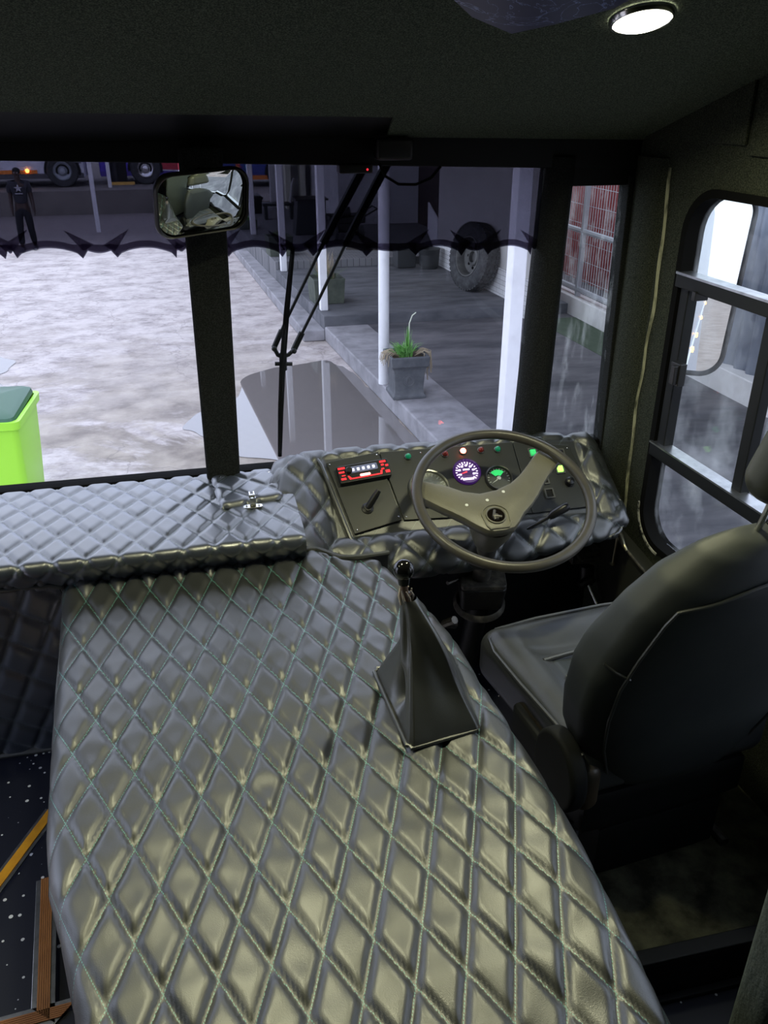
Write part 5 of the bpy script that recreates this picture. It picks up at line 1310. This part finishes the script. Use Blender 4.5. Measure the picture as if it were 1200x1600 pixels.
for (x, y) in ((2.9, 17.1), (3.42, 17.1), (2.9, 17.7), (3.42, 17.7)):
    b = MB(); b.lathe([(0.05, -0.03), (0.13, -0.035), (0.14, 0), (0.13, 0.035), (0.05, 0.03)], Matrix.Translation((x, y, 0.61)) @ Matrix.Rotation(R(90), 4, 'Y'), 20); b.build('wheel', tyre_m, root, smooth=True)
b = MB(); b.tube([(3.5, 17.2, 0.9), (3.75, 17.1, 1.05), (3.75, 17.6, 1.05), (3.5, 17.6, 0.9)], 0.016, 8); b.build('handle', MATS['machine_black'], root, smooth=True)
root = thing('bench', 'low dark bench beside the doorway columns under the far roof', 'bench', (2.05, 20.6, 0.47))
b = MB(); b.box((2.15, 20.6, 0.80), (0.75, 0.35, 0.06)); b.build('seat', MATS['cabinet_dark'], root, bevel=0.01)
for x in (1.85, 2.45):
    b = MB(); b.box((x, 20.6, 0.63), (0.07, 0.3, 0.32)); b.build('leg', MATS['cabinet_dark'], root)
b = MB(); b.tube([(2.42, 20.5, 0.83), (2.50, 20.6, 1.25), (2.55, 20.6, 1.35)], 0.03, 8); b.build('armrest', mat('grey_tube', (0.3, 0.3, 0.3), 0.5), root, smooth=True)

# wheelie bins
def wheelie(x, y, z, rotz, body_m, lid_m, label, s=1.0):
    M = Matrix.Translation((x, y, z)) @ Matrix.Rotation(rotz, 4, 'Z') @ Matrix.Scale(s, 4)
    r_ = thing('wheelie_bin', label, 'bin', (x, y, z))
    lv = [(0.10, 0.44, 0.50), (0.14, 0.46, 0.52), (0.55, 0.515, 0.60), (0.93, 0.555, 0.68), (0.94, 0.60, 0.72), (1.00, 0.61, 0.73), (1.00, 0.55, 0.67), (0.9, 0.53, 0.65)]
    b = MB(); rings = [[M @ Vector((px_, py_, h)) for px_, py_ in rrect(w, d, 0.05, 4)] for h, w, d in lv]; n = len(rings[0])
    b.add([p_ for r__ in rings for p_ in r__], [(k * n + i, k * n + (i + 1) % n, (k + 1) * n + (i + 1) % n, (k + 1) * n + i) for k in range(len(lv) - 1) for i in range(n)] + [tuple(range(n))[::-1]])
    b.build('body', body_m, r_, smooth=True, angle=50)
    b = MB(); lr = [(0.0, 1.0), (0.035, 0.97), (0.055, 0.85), (0.06, 0.2)]
    rings = [[M @ Vector((px_ * k, py_ * k - 0.01, 1.002 + h + 0.015 * (py_ / 0.35))) for px_, py_ in rrect(0.54, 0.68, 0.05, 4)] for h, k in lr]
    b.add([p_ for r__ in rings for p_ in r__], [(k * n + i, k * n + (i + 1) % n, (k + 1) * n + (i + 1) % n, (k + 1) * n + i) for k in range(3) for i in range(n)] + [tuple(3 * n + i for i in range(n))])
    b.build('lid', lid_m, r_, smooth=True, angle=40)
    b = MB(); b.tube([M @ Vector((-0.22, 0.38, 0.93)), M @ Vector((-0.22, 0.43, 0.98)), M @ Vector((0.22, 0.43, 0.98)), M @ Vector((0.22, 0.38, 0.93))], 0.016, 10); b.build('handle', body_m, r_, smooth=True)
    for sx in (-1, 1):
        b = MB(); b.lathe([(0.0001, -0.025), (0.09, -0.025), (0.10, -0.015), (0.10, 0.015), (0.09, 0.025), (0.0001, 0.025)], M @ Matrix.Translation((sx * 0.26, 0.27, 0.10)) @ Matrix.Rotation(R(90), 4, 'Y'), 24); b.build('wheel', tyre_m, r_, smooth=True)
    for sx in (-0.12, 0.12):
        b = MB(); b.box(M @ Vector((sx, -0.33, 0.88)), (0.02, 0.02, 0.10), rot=M.to_3x3()); b.build('rib', body_m, r_, bevel=0.004)
lime = mat('lime_plastic', (0.40, 0.86, 0.06), 0.32)
wheelie(-1.585, 6.42, 0, R(-4), lime, mat('dark_green_lid', (0.045, 0.12, 0.07), 0.4), 'bright lime green wheelie bin with dark green lid at the left edge')
wheelie(1.62, 21.9, 0.0, R(5), mat('black_bin', (0.012, 0.013, 0.014), 0.5), MATS['black_bin'], 'black wheelie bin at the far kerb below the blue bus', 0.85)
# moss patch and straw litter
moss = mat('moss', (0.05, 0.075, 0.045), 0.95, var=(6, (0.08, 0.11, 0.07), 0.3, 0.7))

# boundary: plinth, wire fence, corrugated sheets, red container beyond
def bx_(y): return 5.42 - 0.02 * (y - 8)
b = MB(); b.prism([(5.60, 3.0), (5.82, 3.0), (5.55, 13.0), (5.33, 13.0)], 0.18, 0.46); struct(b, 'boundary_plinth', mat('plinth_paint', (0.62, 0.60, 0.58), 0.7, var=(5, (0.74, 0.72, 0.72), 0.35, 0.7)), bevel=0.015)
b = MB(); b.prism([(4.9, 8.4), (5.5, 8.4), (5.40, 11.15), (4.75, 11.15)], 0.19, 0.199); o = b.build('moss_patch', moss); tag(o, 'green moss growing on the dark paving beside the plinth', 'moss', kind='stuff')
galv = mat('galvanised', (0.45, 0.47, 0.50), 0.45, 0.5)
def fx_(y): return 5.60 - 0.027 * (y - 3) + 0.10
root = thing('wire_fence', 'galvanised wire mesh fence on the white plinth before the red container', 'fence', (5.5, 10.5, 0.46))
for y in (8.7, 9.85, 11.35, 12.9):
    b = MB(); b.box((fx_(y), y, 1.62), (0.07, 0.07, 2.35)); b.build('post', galv, root, bevel=0.005)
for z in (0.56, 1.36, 2.6):
    b = MB(); b.tube([(fx_(8.7), 8.7, z), (fx_(12.9), 12.9, z)], 0.038, 8); b.build('rail', galv, root, smooth=True)
b = MB()
for k in range(60):
    y = 8.7 + 4.2 * k / 59; b.cyl((fx_(y) + 0.03, y, 0.50), (fx_(y) + 0.03, y, 2.55), 0.0045, seg=4)
for k in range(8):
    z = 0.70 + 0.25 * k; b.tube([(fx_(8.7) + 0.03, 8.7, z), (fx_(12.9) + 0.03, 12.9, z)], 0.004, 4)
tag(b.build('wire_mesh', galv, root), kind='stuff')
P = []
for i in range(181):
    y = 3.0 + 5.5 * i / 180; o_ = 0.028 * math.sin(i * 2 * math.pi / 6.0 * 0.9); P.append([(fx_(y) + 0.05 + o_, y, 0.46), (fx_(y) + 0.05 + o_, y, 3.3)])
b = MB(); b.grid(P); o = b.build('corrugated_fence', mat('corrugated_blue_grey', (0.26, 0.30, 0.38), 0.4, 0.4, var=(3, (0.34, 0.38, 0.46), 0.3, 0.7)), smooth=True, angle=180, solid=0.004); tag(o, 'blue-grey corrugated sheet fence on the plinth beyond the driver window', 'fence')
root = thing('shipping_container', 'faded red container with peeling pale patches behind the wire fence', 'container', (7.4, 11.6, 0.2))
redm = mat('faded_red_paint', (0.30, 0.06, 0.06), 0.7, var=(2.6, (0.60, 0.50, 0.48), 0.52, 0.70))
P = []
for i in range(241):
    y = 8.9 + 6 * i / 240; t = (i % 12) / 12; o_ = 0.0 if t < 0.35 else (0.04 if 0.5 < t < 0.85 else 0.02); P.append([(6.25 + o_, y, 0.15), (6.25 + o_, y, 2.75)])
b = MB(); b.grid(P); b.bbox((6.27, 8.9, 0.15), (8.6, 8.95, 2.75)); b.bbox((6.25, 8.9, 2.72), (8.6, 14.9, 2.78)); b.bbox((6.30, 14.85, 0.15), (8.6, 14.9, 2.75)); b.bbox((8.55, 8.9, 0.15), (8.6, 14.9, 2.75)); b.build('body', redm, root)
for z in (0.22, 2.70):
    b = MB(); b.bbox((6.20, 8.85, z - 0.08), (6.30, 14.95, z + 0.08)); b.build('side_rail', mat('pale_rail', (0.42, 0.42, 0.44), 0.6), root, bevel=0.01)

# far yard: retaining wall and upper level
b = MB(); b.bbox((-14, 26.4, 0), (1.9, 60, 0.64)); struct(b, 'upper_yard', mat('retaining_concrete', (0.13, 0.12, 0.11), 0.85, var=(1.5, (0.22, 0.20, 0.18), 0.3, 0.7)))
b = MB(); b.bbox((1.9, 26.4, 0), (12, 60, 0.25)); struct(b, 'upper_yard_right', MATS['retaining_concrete'])

# ---------------------------------------------------------------- buses
def bus(name_label, x0, x1, y, z, depth, body_m, skirt_m, wheels, label, extras=None, door=None):
    """bus seen from the side, its long side facing -y between x0 and x1"""
    r_ = thing('bus', label, 'bus', ((x0 + x1) / 2, y, z)); H = 3.05; zb = z + 0.24
    b = MB(); prof = [(0, zb), (0, z + H - 0.25), (0.10, z + H - 0.06), (0.35, z + H), (depth - 0.35, z + H), (depth - 0.1, z + H - 0.06), (depth, z + H - 0.25), (depth, zb)]
    b.add([(x0, y + p_[0], p_[1]) for p_ in prof] + [(x1, y + p_[0], p_[1]) for p_ in prof], [tuple(range(8)), tuple(range(8, 16))[::-1]] + [(i, (i + 1) % 8, 8 + (i + 1) % 8, 8 + i) for i in range(8)])
    b.build('body', body_m, r_, bevel=0.05)
    b = MB(); b.bbox((x0 + 0.02, y - 0.008, zb), (x1 - 0.02, y + 0.02, zb + 0.14)); b.build('skirt', skirt_m, r_)
    nw = int((x1 - x0) / 1.3)
    for k in range(nw):
        xa = x0 + 0.4 + (x1 - x0 - 0.8) * k / nw; xb = xa + (x1 - x0 - 0.8) / nw - 0.08
        b = MB(); b.bbox((xa, y - 0.012, z + 1.55), (xb, y + 0.02, z + 2.45)); b.build('window', mat('bus_window', (0.01, 0.012, 0.015), 0.08), r_, bevel=0.01)
    for wx_ in wheels:
        A = Matrix.Translation((wx_, y - 0.02, z + 0.44)) @ Matrix.Rotation(R(90), 4, 'X') @ Matrix.Scale(0.88, 4)
        b = MB(); b.prism([(0.58 * math.cos(R(a)), 0.58 * math.sin(R(a))) for a in range(-12, 193, 9)], -0.3, 0.012, A); b.build('wheel_arch', mat('arch_black', (0.006, 0.006, 0.007), 0.8), r_)
        b = MB(); b.lathe([(0.28, 0.03), (0.33, 0.07), (0.47, 0.07), (0.50, 0.04), (0.50, -0.18), (0.2, -0.18)], A, 36); w_ = b.build('wheel', tyre_m, r_, smooth=True)
        b = MB(); b.lathe([(0.30, 0.05), (0.28, 0.07), (0.25, 0.02), (0.17, 0.0), (0.12, 0.04), (0.10, 0.10), (0.0001, 0.11)], A, 28); b.build('hub', chrome if wheels and door else mat('steel_hub', (0.35, 0.38, 0.40), 0.4, 0.5), w_, smooth=True)
    return r_
wb = mat('bus_white', (0.60, 0.61, 0.68), 0.45); navy = mat('bus_violet', (0.085, 0.045, 0.42), 0.35)
r_ = bus('white', -9.5, -2.75, 27.6, 0.64, 2.4, wb, mat('skirt_dark', (0.08, 0.08, 0.09), 0.6), [-3.35], 'white bus with orange stripe and amber lights at far left')
b = MB(); b.bbox((-9.5, 27.585, 1.02), (-4.05, 27.61, 1.12)); b.build('stripe', mat('orange_stripe', (0.75, 0.22, 0.03), 0.5), r_)
for x in (-4.32, -5.35):
    b = MB(); b.sphere((x, 27.58, 1.10), 0.055, 12, 8); tag(b.build('marker_light', emis('amber_glow', (1.0, 0.35, 0.05), 40), r_, smooth=True), 'glowing amber side marker light')
b = MB(); b.prism([(-3.95, 1.46), (-2.8, 1.28), (-2.8, 1.31), (-3.95, 1.50)], 0, 0.02, frame((0, 27.58, 0), (1, 0, 0), (0, 0, 1))); b.build('curved_line', MATS['skirt_dark'], r_)
r_ = bus('violet', -2.35, 0.72, 28.0, 0.64, 2.4, navy, mat('skirt_violet', (0.06, 0.035, 0.26), 0.5), [-1.02], 'violet bus with red arrow graphic, open door and yellow step', door=True)
b = MB(); b.bbox((-2.10, 27.97, 0.66), (-1.58, 28.02, 2.5)); dr = b.build('doorway', MATS['arch_black'], r_)
b = MB(); b.bbox((-2.06, 27.96, 0.70), (-1.86, 28.0, 2.45)); b.build('door_leaf', mat('door_glass_dark', (0.015, 0.016, 0.02), 0.15), dr)
b = MB(); b.bbox((-2.16, 27.90, 0.64), (-1.38, 28.0, 0.72)); b.build('step', mat('step_yellow', (0.70, 0.42, 0.10), 0.6), r_)
def art(poly, y, m, nm, r_, lift=0.0):
    b = MB(); b.prism(poly, 0, 0.006 + lift, frame((0, y, 0), (1, 0, 0), (0, 0, 1))); return b.build(nm, m, r_)
red_g = mat('graphic_red', (0.42, 0.03, 0.05), 0.4); pale_g = mat('graphic_pale', (0.60, 0.60, 0.72), 0.4)
art([(-1.16, 1.215), (-0.80, 1.34), (0.10, 1.36), (0.10, 0.98), (-0.70, 1.02)], 27.99, pale_g, 'arrow_border', r_)
art([(-1.05, 1.205), (-0.76, 1.31), (0.09, 1.33), (0.09, 1.02), (-0.67, 1.06)], 27.98, red_g, 'arrow', r_)
r_ = bus('swirl', 1.2, 8.5, 30.5, 0.25, 2.4, mat('bus_blue', (0.035, 0.05, 0.20), 0.35), mat('skirt_orange', (0.55, 0.16, 0.03), 0.5), [3.3], 'dark blue bus with orange swirl graphics behind the mirror', door=True)
def swirl(cx, cz, r0, r1, a0, a1, w): 
    o_, i_ = [], []
    for k in range(17):
        t = k / 16; a = R(lerp(a0, a1, t)); r = lerp(r0, r1, t); ww = w * (0.2 + math.sin(math.pi * t)); o_.append((cx + (r + ww) * math.cos(a), cz + (r + ww) * math.sin(a))); i_.append((cx + (r - ww) * math.cos(a), cz + (r - ww) * math.sin(a)))
    return o_ + i_[::-1]
art(swirl(2.75, 0.95, 0.9, 0.6, 200, 60, 0.11), 30.49, mat('graphic_orange', (0.60, 0.17, 0.05), 0.4), 'swirl', r_)
art(swirl(2.75, 0.90, 0.6, 0.35, 210, 60, 0.10), 30.485, mat('graphic_teal', (0.03, 0.16, 0.30), 0.4), 'swirl', r_)
art(swirl(2.2, 1.35, 0.5, 0.3, 250, 100, 0.05), 30.48, red_g, 'swirl', r_)

# ---------------------------------------------------------------- person walking across the far yard
def skin_mesh(name, joints, bones, m, parent=None, sub=2):
    me = bpy.data.meshes.new(name); keys = list(joints); idx = {k: i for i, k in enumerate(keys)}
    off = OFF[parent] if parent else Vector((0, 0, 0))
    me.from_pydata([Vector(joints[k][:3]) - off for k in keys], [(idx[a], idx[c_]) for a, c_ in bones], [])
    me.materials.append(m); o = bpy.data.objects.new(name, me); COL.objects.link(o); o.parent = parent; OFF[o] = off
    s = o.modifiers.new('skin', 'SKIN'); s.use_smooth_shade = True
    for k in keys:
        sv = me.skin_vertices[0].data[idx[k]]; r = joints[k][3]; sv.radius = r if isinstance(r, tuple) else (r, r)
    me.skin_vertices[0].data[0].use_root = True
    if sub: q = o.modifiers.new('sub', 'SUBSURF'); q.levels = sub; q.render_levels = sub
    return o
X0, Y0 = -3.42, 20.35
def pj(x, y, z, r): return (X0 + x, Y0 + y, z, r)
root = thing('person', 'person in dark T-shirt with pale star and dark trousers walking on the yard', 'person', (X0, Y0, 0))
skin_m = mat('dark_skin', (0.055, 0.032, 0.024), 0.5)
J = {'pel': pj(0, 0, 0.92, (0.125, 0.09)), 'waist': pj(0, 0, 1.05, (0.12, 0.085)), 'chest': pj(0.005, 0, 1.27, (0.15, 0.10)), 'neck': pj(0.005, 0, 1.44, 0.055), 'head0': pj(0.005, -0.015, 1.52, (0.062, 0.075)), 'head1': pj(0.005, -0.01, 1.60, (0.073, 0.090)), 'head2': pj(0.005, 0, 1.665, (0.055, 0.065)),
     'nose': pj(0.005, -0.105, 1.575, 0.012)}
B = [('pel', 'waist'), ('waist', 'chest'), ('chest', 'neck'), ('neck', 'head0'), ('head0', 'head1'), ('head1', 'head2'), ('head1', 'nose')]
for s, sx in (('l', -1), ('r', 1)):
    J['sh' + s] = pj(sx * 0.175, 0, 1.39, 0.058); J['el' + s] = pj(sx * (0.215 if sx > 0 else 0.205), 0.02, 1.13, 0.048); J['wr' + s] = pj(sx * (0.245 if sx > 0 else 0.205), -0.06, 0.89, 0.034); J['pa' + s] = pj(sx * (0.250 if sx > 0 else 0.205), -0.08, 0.83, (0.024, 0.038))
    B += [('chest', 'sh' + s), ('sh' + s, 'el' + s), ('el' + s, 'wr' + s), ('wr' + s, 'pa' + s)]
    for f_, (dx, l_) in enumerate(((-0.024, 0.055), (-0.008, 0.065), (0.008, 0.062), (0.024, 0.048))):
        px_, py_, pz_ = J['pa' + s][:3]; J[f'f{s}{f_}a'] = (px_ + 0.004, py_ + dx, pz_ - 0.035, 0.009); J[f'f{s}{f_}b'] = (px_ - sx * 0.012, py_ + dx, pz_ - 0.035 - l_, 0.007); B += [('pa' + s, f'f{s}{f_}a'), (f'f{s}{f_}a', f'f{s}{f_}b')]
    J['th' + s] = (J['wr' + s][0] - sx * 0.02, J['wr' + s][1] - 0.045, J['wr' + s][2] - 0.07, 0.010); B += [('wr' + s, 'th' + s)]
    st_ = 0.10 if sx > 0 else -0.12
    J['hip' + s] = pj(sx * 0.09, 0, 0.86, 0.085); J['kn' + s] = pj(sx * 0.105, -0.05 + st_ * 0.3, 0.48, 0.060); J['an' + s] = pj(sx * 0.115, st_, 0.09, 0.040); J['toe' + s] = pj(sx * 0.125, st_ - 0.16, 0.035, (0.036, 0.028))
    B += [('pel', 'hip' + s), ('hip' + s, 'kn' + s), ('kn' + s, 'an' + s), ('an' + s, 'toe' + s)]
skin_mesh('body', J, B, skin_m, root)
TJ = {'a': pj(0, 0, 0.93, (0.155, 0.115)), 'b': pj(0, 0, 1.08, (0.148, 0.112)), 'c': pj(0.005, 0, 1.27, (0.172, 0.122)), 'd': pj(0.005, 0, 1.40, (0.09, 0.075))}
TB = [('a', 'b'), ('b', 'c'), ('c', 'd')]
for s, sx in (('l', -1), ('r', 1)):
    TJ['s' + s] = pj(sx * 0.178, 0, 1.385, 0.078); TJ['e' + s] = pj(sx * 0.205, 0.012, 1.18, 0.072); TB += [('c', 's' + s), ('s' + s, 'e' + s)]
ts = skin_mesh('t_shirt', TJ, TB, mat('shirt_dark', (0.035, 0.036, 0.045), 0.85), root)
star = []
for k in range(10):
    a = R(90 + 36 * k); r = 0.085 if k % 2 == 0 else 0.036; star.append((X0 + 0.005 + r * math.cos(a), 1.29 + r * math.sin(a)))
b = MB(); b.prism(star, 0, 0.012, frame((0, Y0 - 0.128, 0), (1, 0, 0), (0, 0, 1))); b.prism([(X0 - 0.07, 1.175), (X0 + 0.08, 1.175), (X0 + 0.08, 1.195), (X0 - 0.07, 1.195)], 0, 0.016, frame((0, Y0 - 0.122, 0), (1, 0, 0), (0, 0, 1)))
sp_ = b.build('star_print', mat('star_print', (0.42, 0.42, 0.44), 0.8), ts)
PJ = {'a': pj(0, 0, 0.96, (0.14, 0.105)), 'b': pj(0, 0, 0.88, (0.14, 0.11))}; PB = [('a', 'b')]
for s, sx in (('l', -1), ('r', 1)):
    st_ = 0.10 if sx > 0 else -0.12
    PJ['h' + s] = pj(sx * 0.09, 0, 0.82, 0.105); PJ['k' + s] = pj(sx * 0.105, -0.05 + st_ * 0.3, 0.48, 0.078); PJ['a' + s] = pj(sx * 0.115, st_, 0.13, 0.066); PB += [('b', 'h' + s), ('h' + s, 'k' + s), ('k' + s, 'a' + s)]
skin_mesh('trousers', PJ, PB, mat('trousers_dark', (0.014, 0.015, 0.020), 0.85), root)
for sx in (-1, 1):
    st_ = 0.10 if sx > 0 else -0.12
    b = MB(); rbox(b, (X0 + sx * 0.12, Y0 + st_ - 0.06, 0.045), (0.095, 0.27, 0.085), 0.035, 8); b.build('shoe', mat('shoe_grey', (0.30, 0.30, 0.32), 0.6), root, smooth=True, angle=180)
b = MB(); b.sphere((X0 + 0.005, Y0 + 0.010, 1.625), 0.088, 20, 14, sc=(0.92, 1.08, 0.85)); b.build('hair', mat('hair_black', (0.008, 0.008, 0.008), 0.9), root, smooth=True)
for sx in (-1, 1):
    b = MB(); b.sphere((X0 + 0.005 + sx * 0.079, Y0, 1.575), 0.02, 10, 8, sc=(0.4, 1, 1.4)); b.build('ear', skin_m, root, smooth=True)
    b = MB(); b.sphere((X0 + 0.005 + sx * 0.03, Y0 - 0.094, 1.595), 0.010, 8, 6); b.build('eye', mat('eye_white', (0.5, 0.5, 0.48), 0.3), root, smooth=True)

# ---------------------------------------------------------------- wiper, outside mirror, bus flank
root = thing('windscreen_wiper', 'black pantograph windscreen wiper hanging outside the right windscreen', 'wiper', (0.46, 2.32, 2.9))
k_ = 2.325 / 2.36
def ws(x, z, dy=0.0): return Vector((x * k_, 2.325 + dy, 3.1 + (z - 3.1) * k_))
b = MB(); b.tube([ws(0.492, 2.945), ws(0.364, 2.731)], [0.013, 0.011], 8); b.tube([ws(0.364, 2.731), ws(0.290, 2.595), ws(0.222, 2.470)], [0.005, 0.0045, 0.0045], 8); b.tube([ws(0.237, 2.497), ws(0.212, 2.447)], 0.008, 8); b.build('arm', black_paint, root, smooth=True)
b = MB(); b.tube([ws(0.552, 2.945), ws(0.425, 2.725)], [0.013, 0.011], 8); b.tube([ws(0.425, 2.725), ws(0.345, 2.575), ws(0.278, 2.455)], [0.005, 0.0045, 0.0045], 8); b.tube([ws(0.295, 2.487), ws(0.268, 2.437)], 0.009, 8); b.build('arm', black_paint, root, smooth=True)
b = MB(); b.tube([ws(0.212, 2.447), ws(0.222, 2.425), ws(0.235, 2.418), ws(0.252, 2.424), ws(0.268, 2.437)], 0.006, 8); b.tube([ws(0.212, 2.400), ws(0.262, 2.396)], 0.006, 8); b.tube([ws(0.237, 2.43), ws(0.235, 2.38)], 0.011, 8)
for (x, z) in ((0.212, 2.447), (0.268, 2.437)): b.sphere(ws(x, z, -0.01), 0.008, 10, 8)
b.build('bracket', black_paint, root, smooth=True)
b = MB(); b.tube([ws(0.278, 2.728, -0.02), ws(0.252, 2.56, -0.024), ws(0.232, 2.41, -0.024), ws(0.218, 2.26, -0.024), ws(0.208, 2.118, -0.02)], [0.006, 0.008, 0.009, 0.008, 0.006], 6, flat=0.6); bl = b.build('blade', black_rubber, root, smooth=True)
b = MB(); b.tube([ws(0.272, 2.71, -0.035), ws(0.232, 2.41, -0.040), ws(0.209, 2.13, -0.035)], 0.0025, 5); b.build('rubber_edge', black_rubber, bl, smooth=True)

# outside mirror
cdir = (Vector((1.49, 2.20, 2.68)) - Vector((0, 0, 3.1))).normalized()
out = Vector((0.0, -1, 0.0)).normalized()
mN = (out - cdir).normalized(); mX = Vector((0, 0, 1)).cross(mN).normalized(); mY = mN.cross(mX)
root = thing('outside_mirror', 'tall black framed outside mirror seen through the driver side window', 'mirror', (1.45, 2.2, 2.6))
XM = frame((1.432, 2.235, 2.60), mX, mY, mN) @ Matrix.Rotation(R(-4), 4, 'Z')
o_ = rrect(0.30, 0.54, 0.07, 8); n = len(o_); b = MB(); rings = []
for (d_, z) in ((0.05, -0.05), (0.012, -0.035), (0.0, -0.01), (0.0, 0.004), (0.010, 0.007), (0.016, 0.002)):
    w_, h_ = 0.30 - 2 * d_, 0.54 - 2 * d_; rings.append([XM @ Vector((p_[0], p_[1], z)) for p_ in rrect(w_, h_, max(0.02, 0.07 - d_), 8)])
b.add([p_ for r__ in rings for p_ in r__], [(k * n + i, k * n + (i + 1) % n, (k + 1) * n + (i + 1) % n, (k + 1) * n + i) for k in range(5) for i in range(n)] + [tuple(range(n))]); b.build('housing', black_plastic, root, smooth=True, angle=60)
b = MB(); b.prism(rrect(0.272, 0.512, 0.055, 8), 0.0, 0.0025, XM); b.build('mirror_glass', mirror_glass, root)
b = MB(); b.tube([(1.42, 2.27, 2.80), (1.42, 2.34, 2.98), (1.30, 2.36, 3.05), (1.20, 2.34, 3.05)], 0.014, 10); b.tube([(1.42, 2.27, 2.40), (1.40, 2.33, 2.20), (1.28, 2.34, 2.15)], 0.014, 10); b.build('arm', black_paint, root, smooth=True)

flank = mat('bus_flank_silver', (0.50, 0.51, 0.60), 0.35)
b = MB()
P = [[(wall_x(y) + 0.056 + (0.0), y, z) for z in (0.35, 0.9, 1.5, 1.89)] for y in (2.34, 1.5, 0.5, -1, -4, -9.6)]
b.grid(P)
P = [[(wall_x(y) + 0.056, y, z) for z in (2.905, 3.1, 3.3)] for y in (2.34, 1.5, 0.5, -1, -4, -9.6)]
b.grid([[(wall_x(y) + 0.056, y, z) for z in (1.89, 2.4, 2.905)] for y in (0.45, -1, -4, -9.6)])
b.grid(P); b.add([(-1.35, 2.36, 0.35), (1.27, 2.36, 0.35), (1.27, 2.36, 2.09), (-1.35, 2.36, 2.09)], [(0, 1, 2, 3)])
struct(b, 'wall_outer_flank', flank)
b = MB()
for i, y in enumerate((1.6, 0.7, -0.5, -1.9, -3.6, -5.5)):
    pass
r_ = thing('flank_light_strip', 'white side moulding with amber marker lights along the bus flank, seen in the outside mirror', 'side lights', (1.33, -1, 1.7))
b = MB(); b.tube([(wall_x(y) + 0.066, y, 2.0) for y in (0.4, 0, -2, -4, -9.6)], 0.012, 6); b.build('moulding', mat('white_moulding', (0.8, 0.8, 0.82), 0.4), r_, smooth=True)
for y in (-1.9, -3.2, -5.6, -9.0):
    b = MB(); b.box((wall_x(y) + 0.080, y, 2.0), (0.02, 0.09, 0.035)); b.build('marker_light', emis('flank_amber', (1.0, 0.40, 0.04), 25), r_, bevel=0.005)
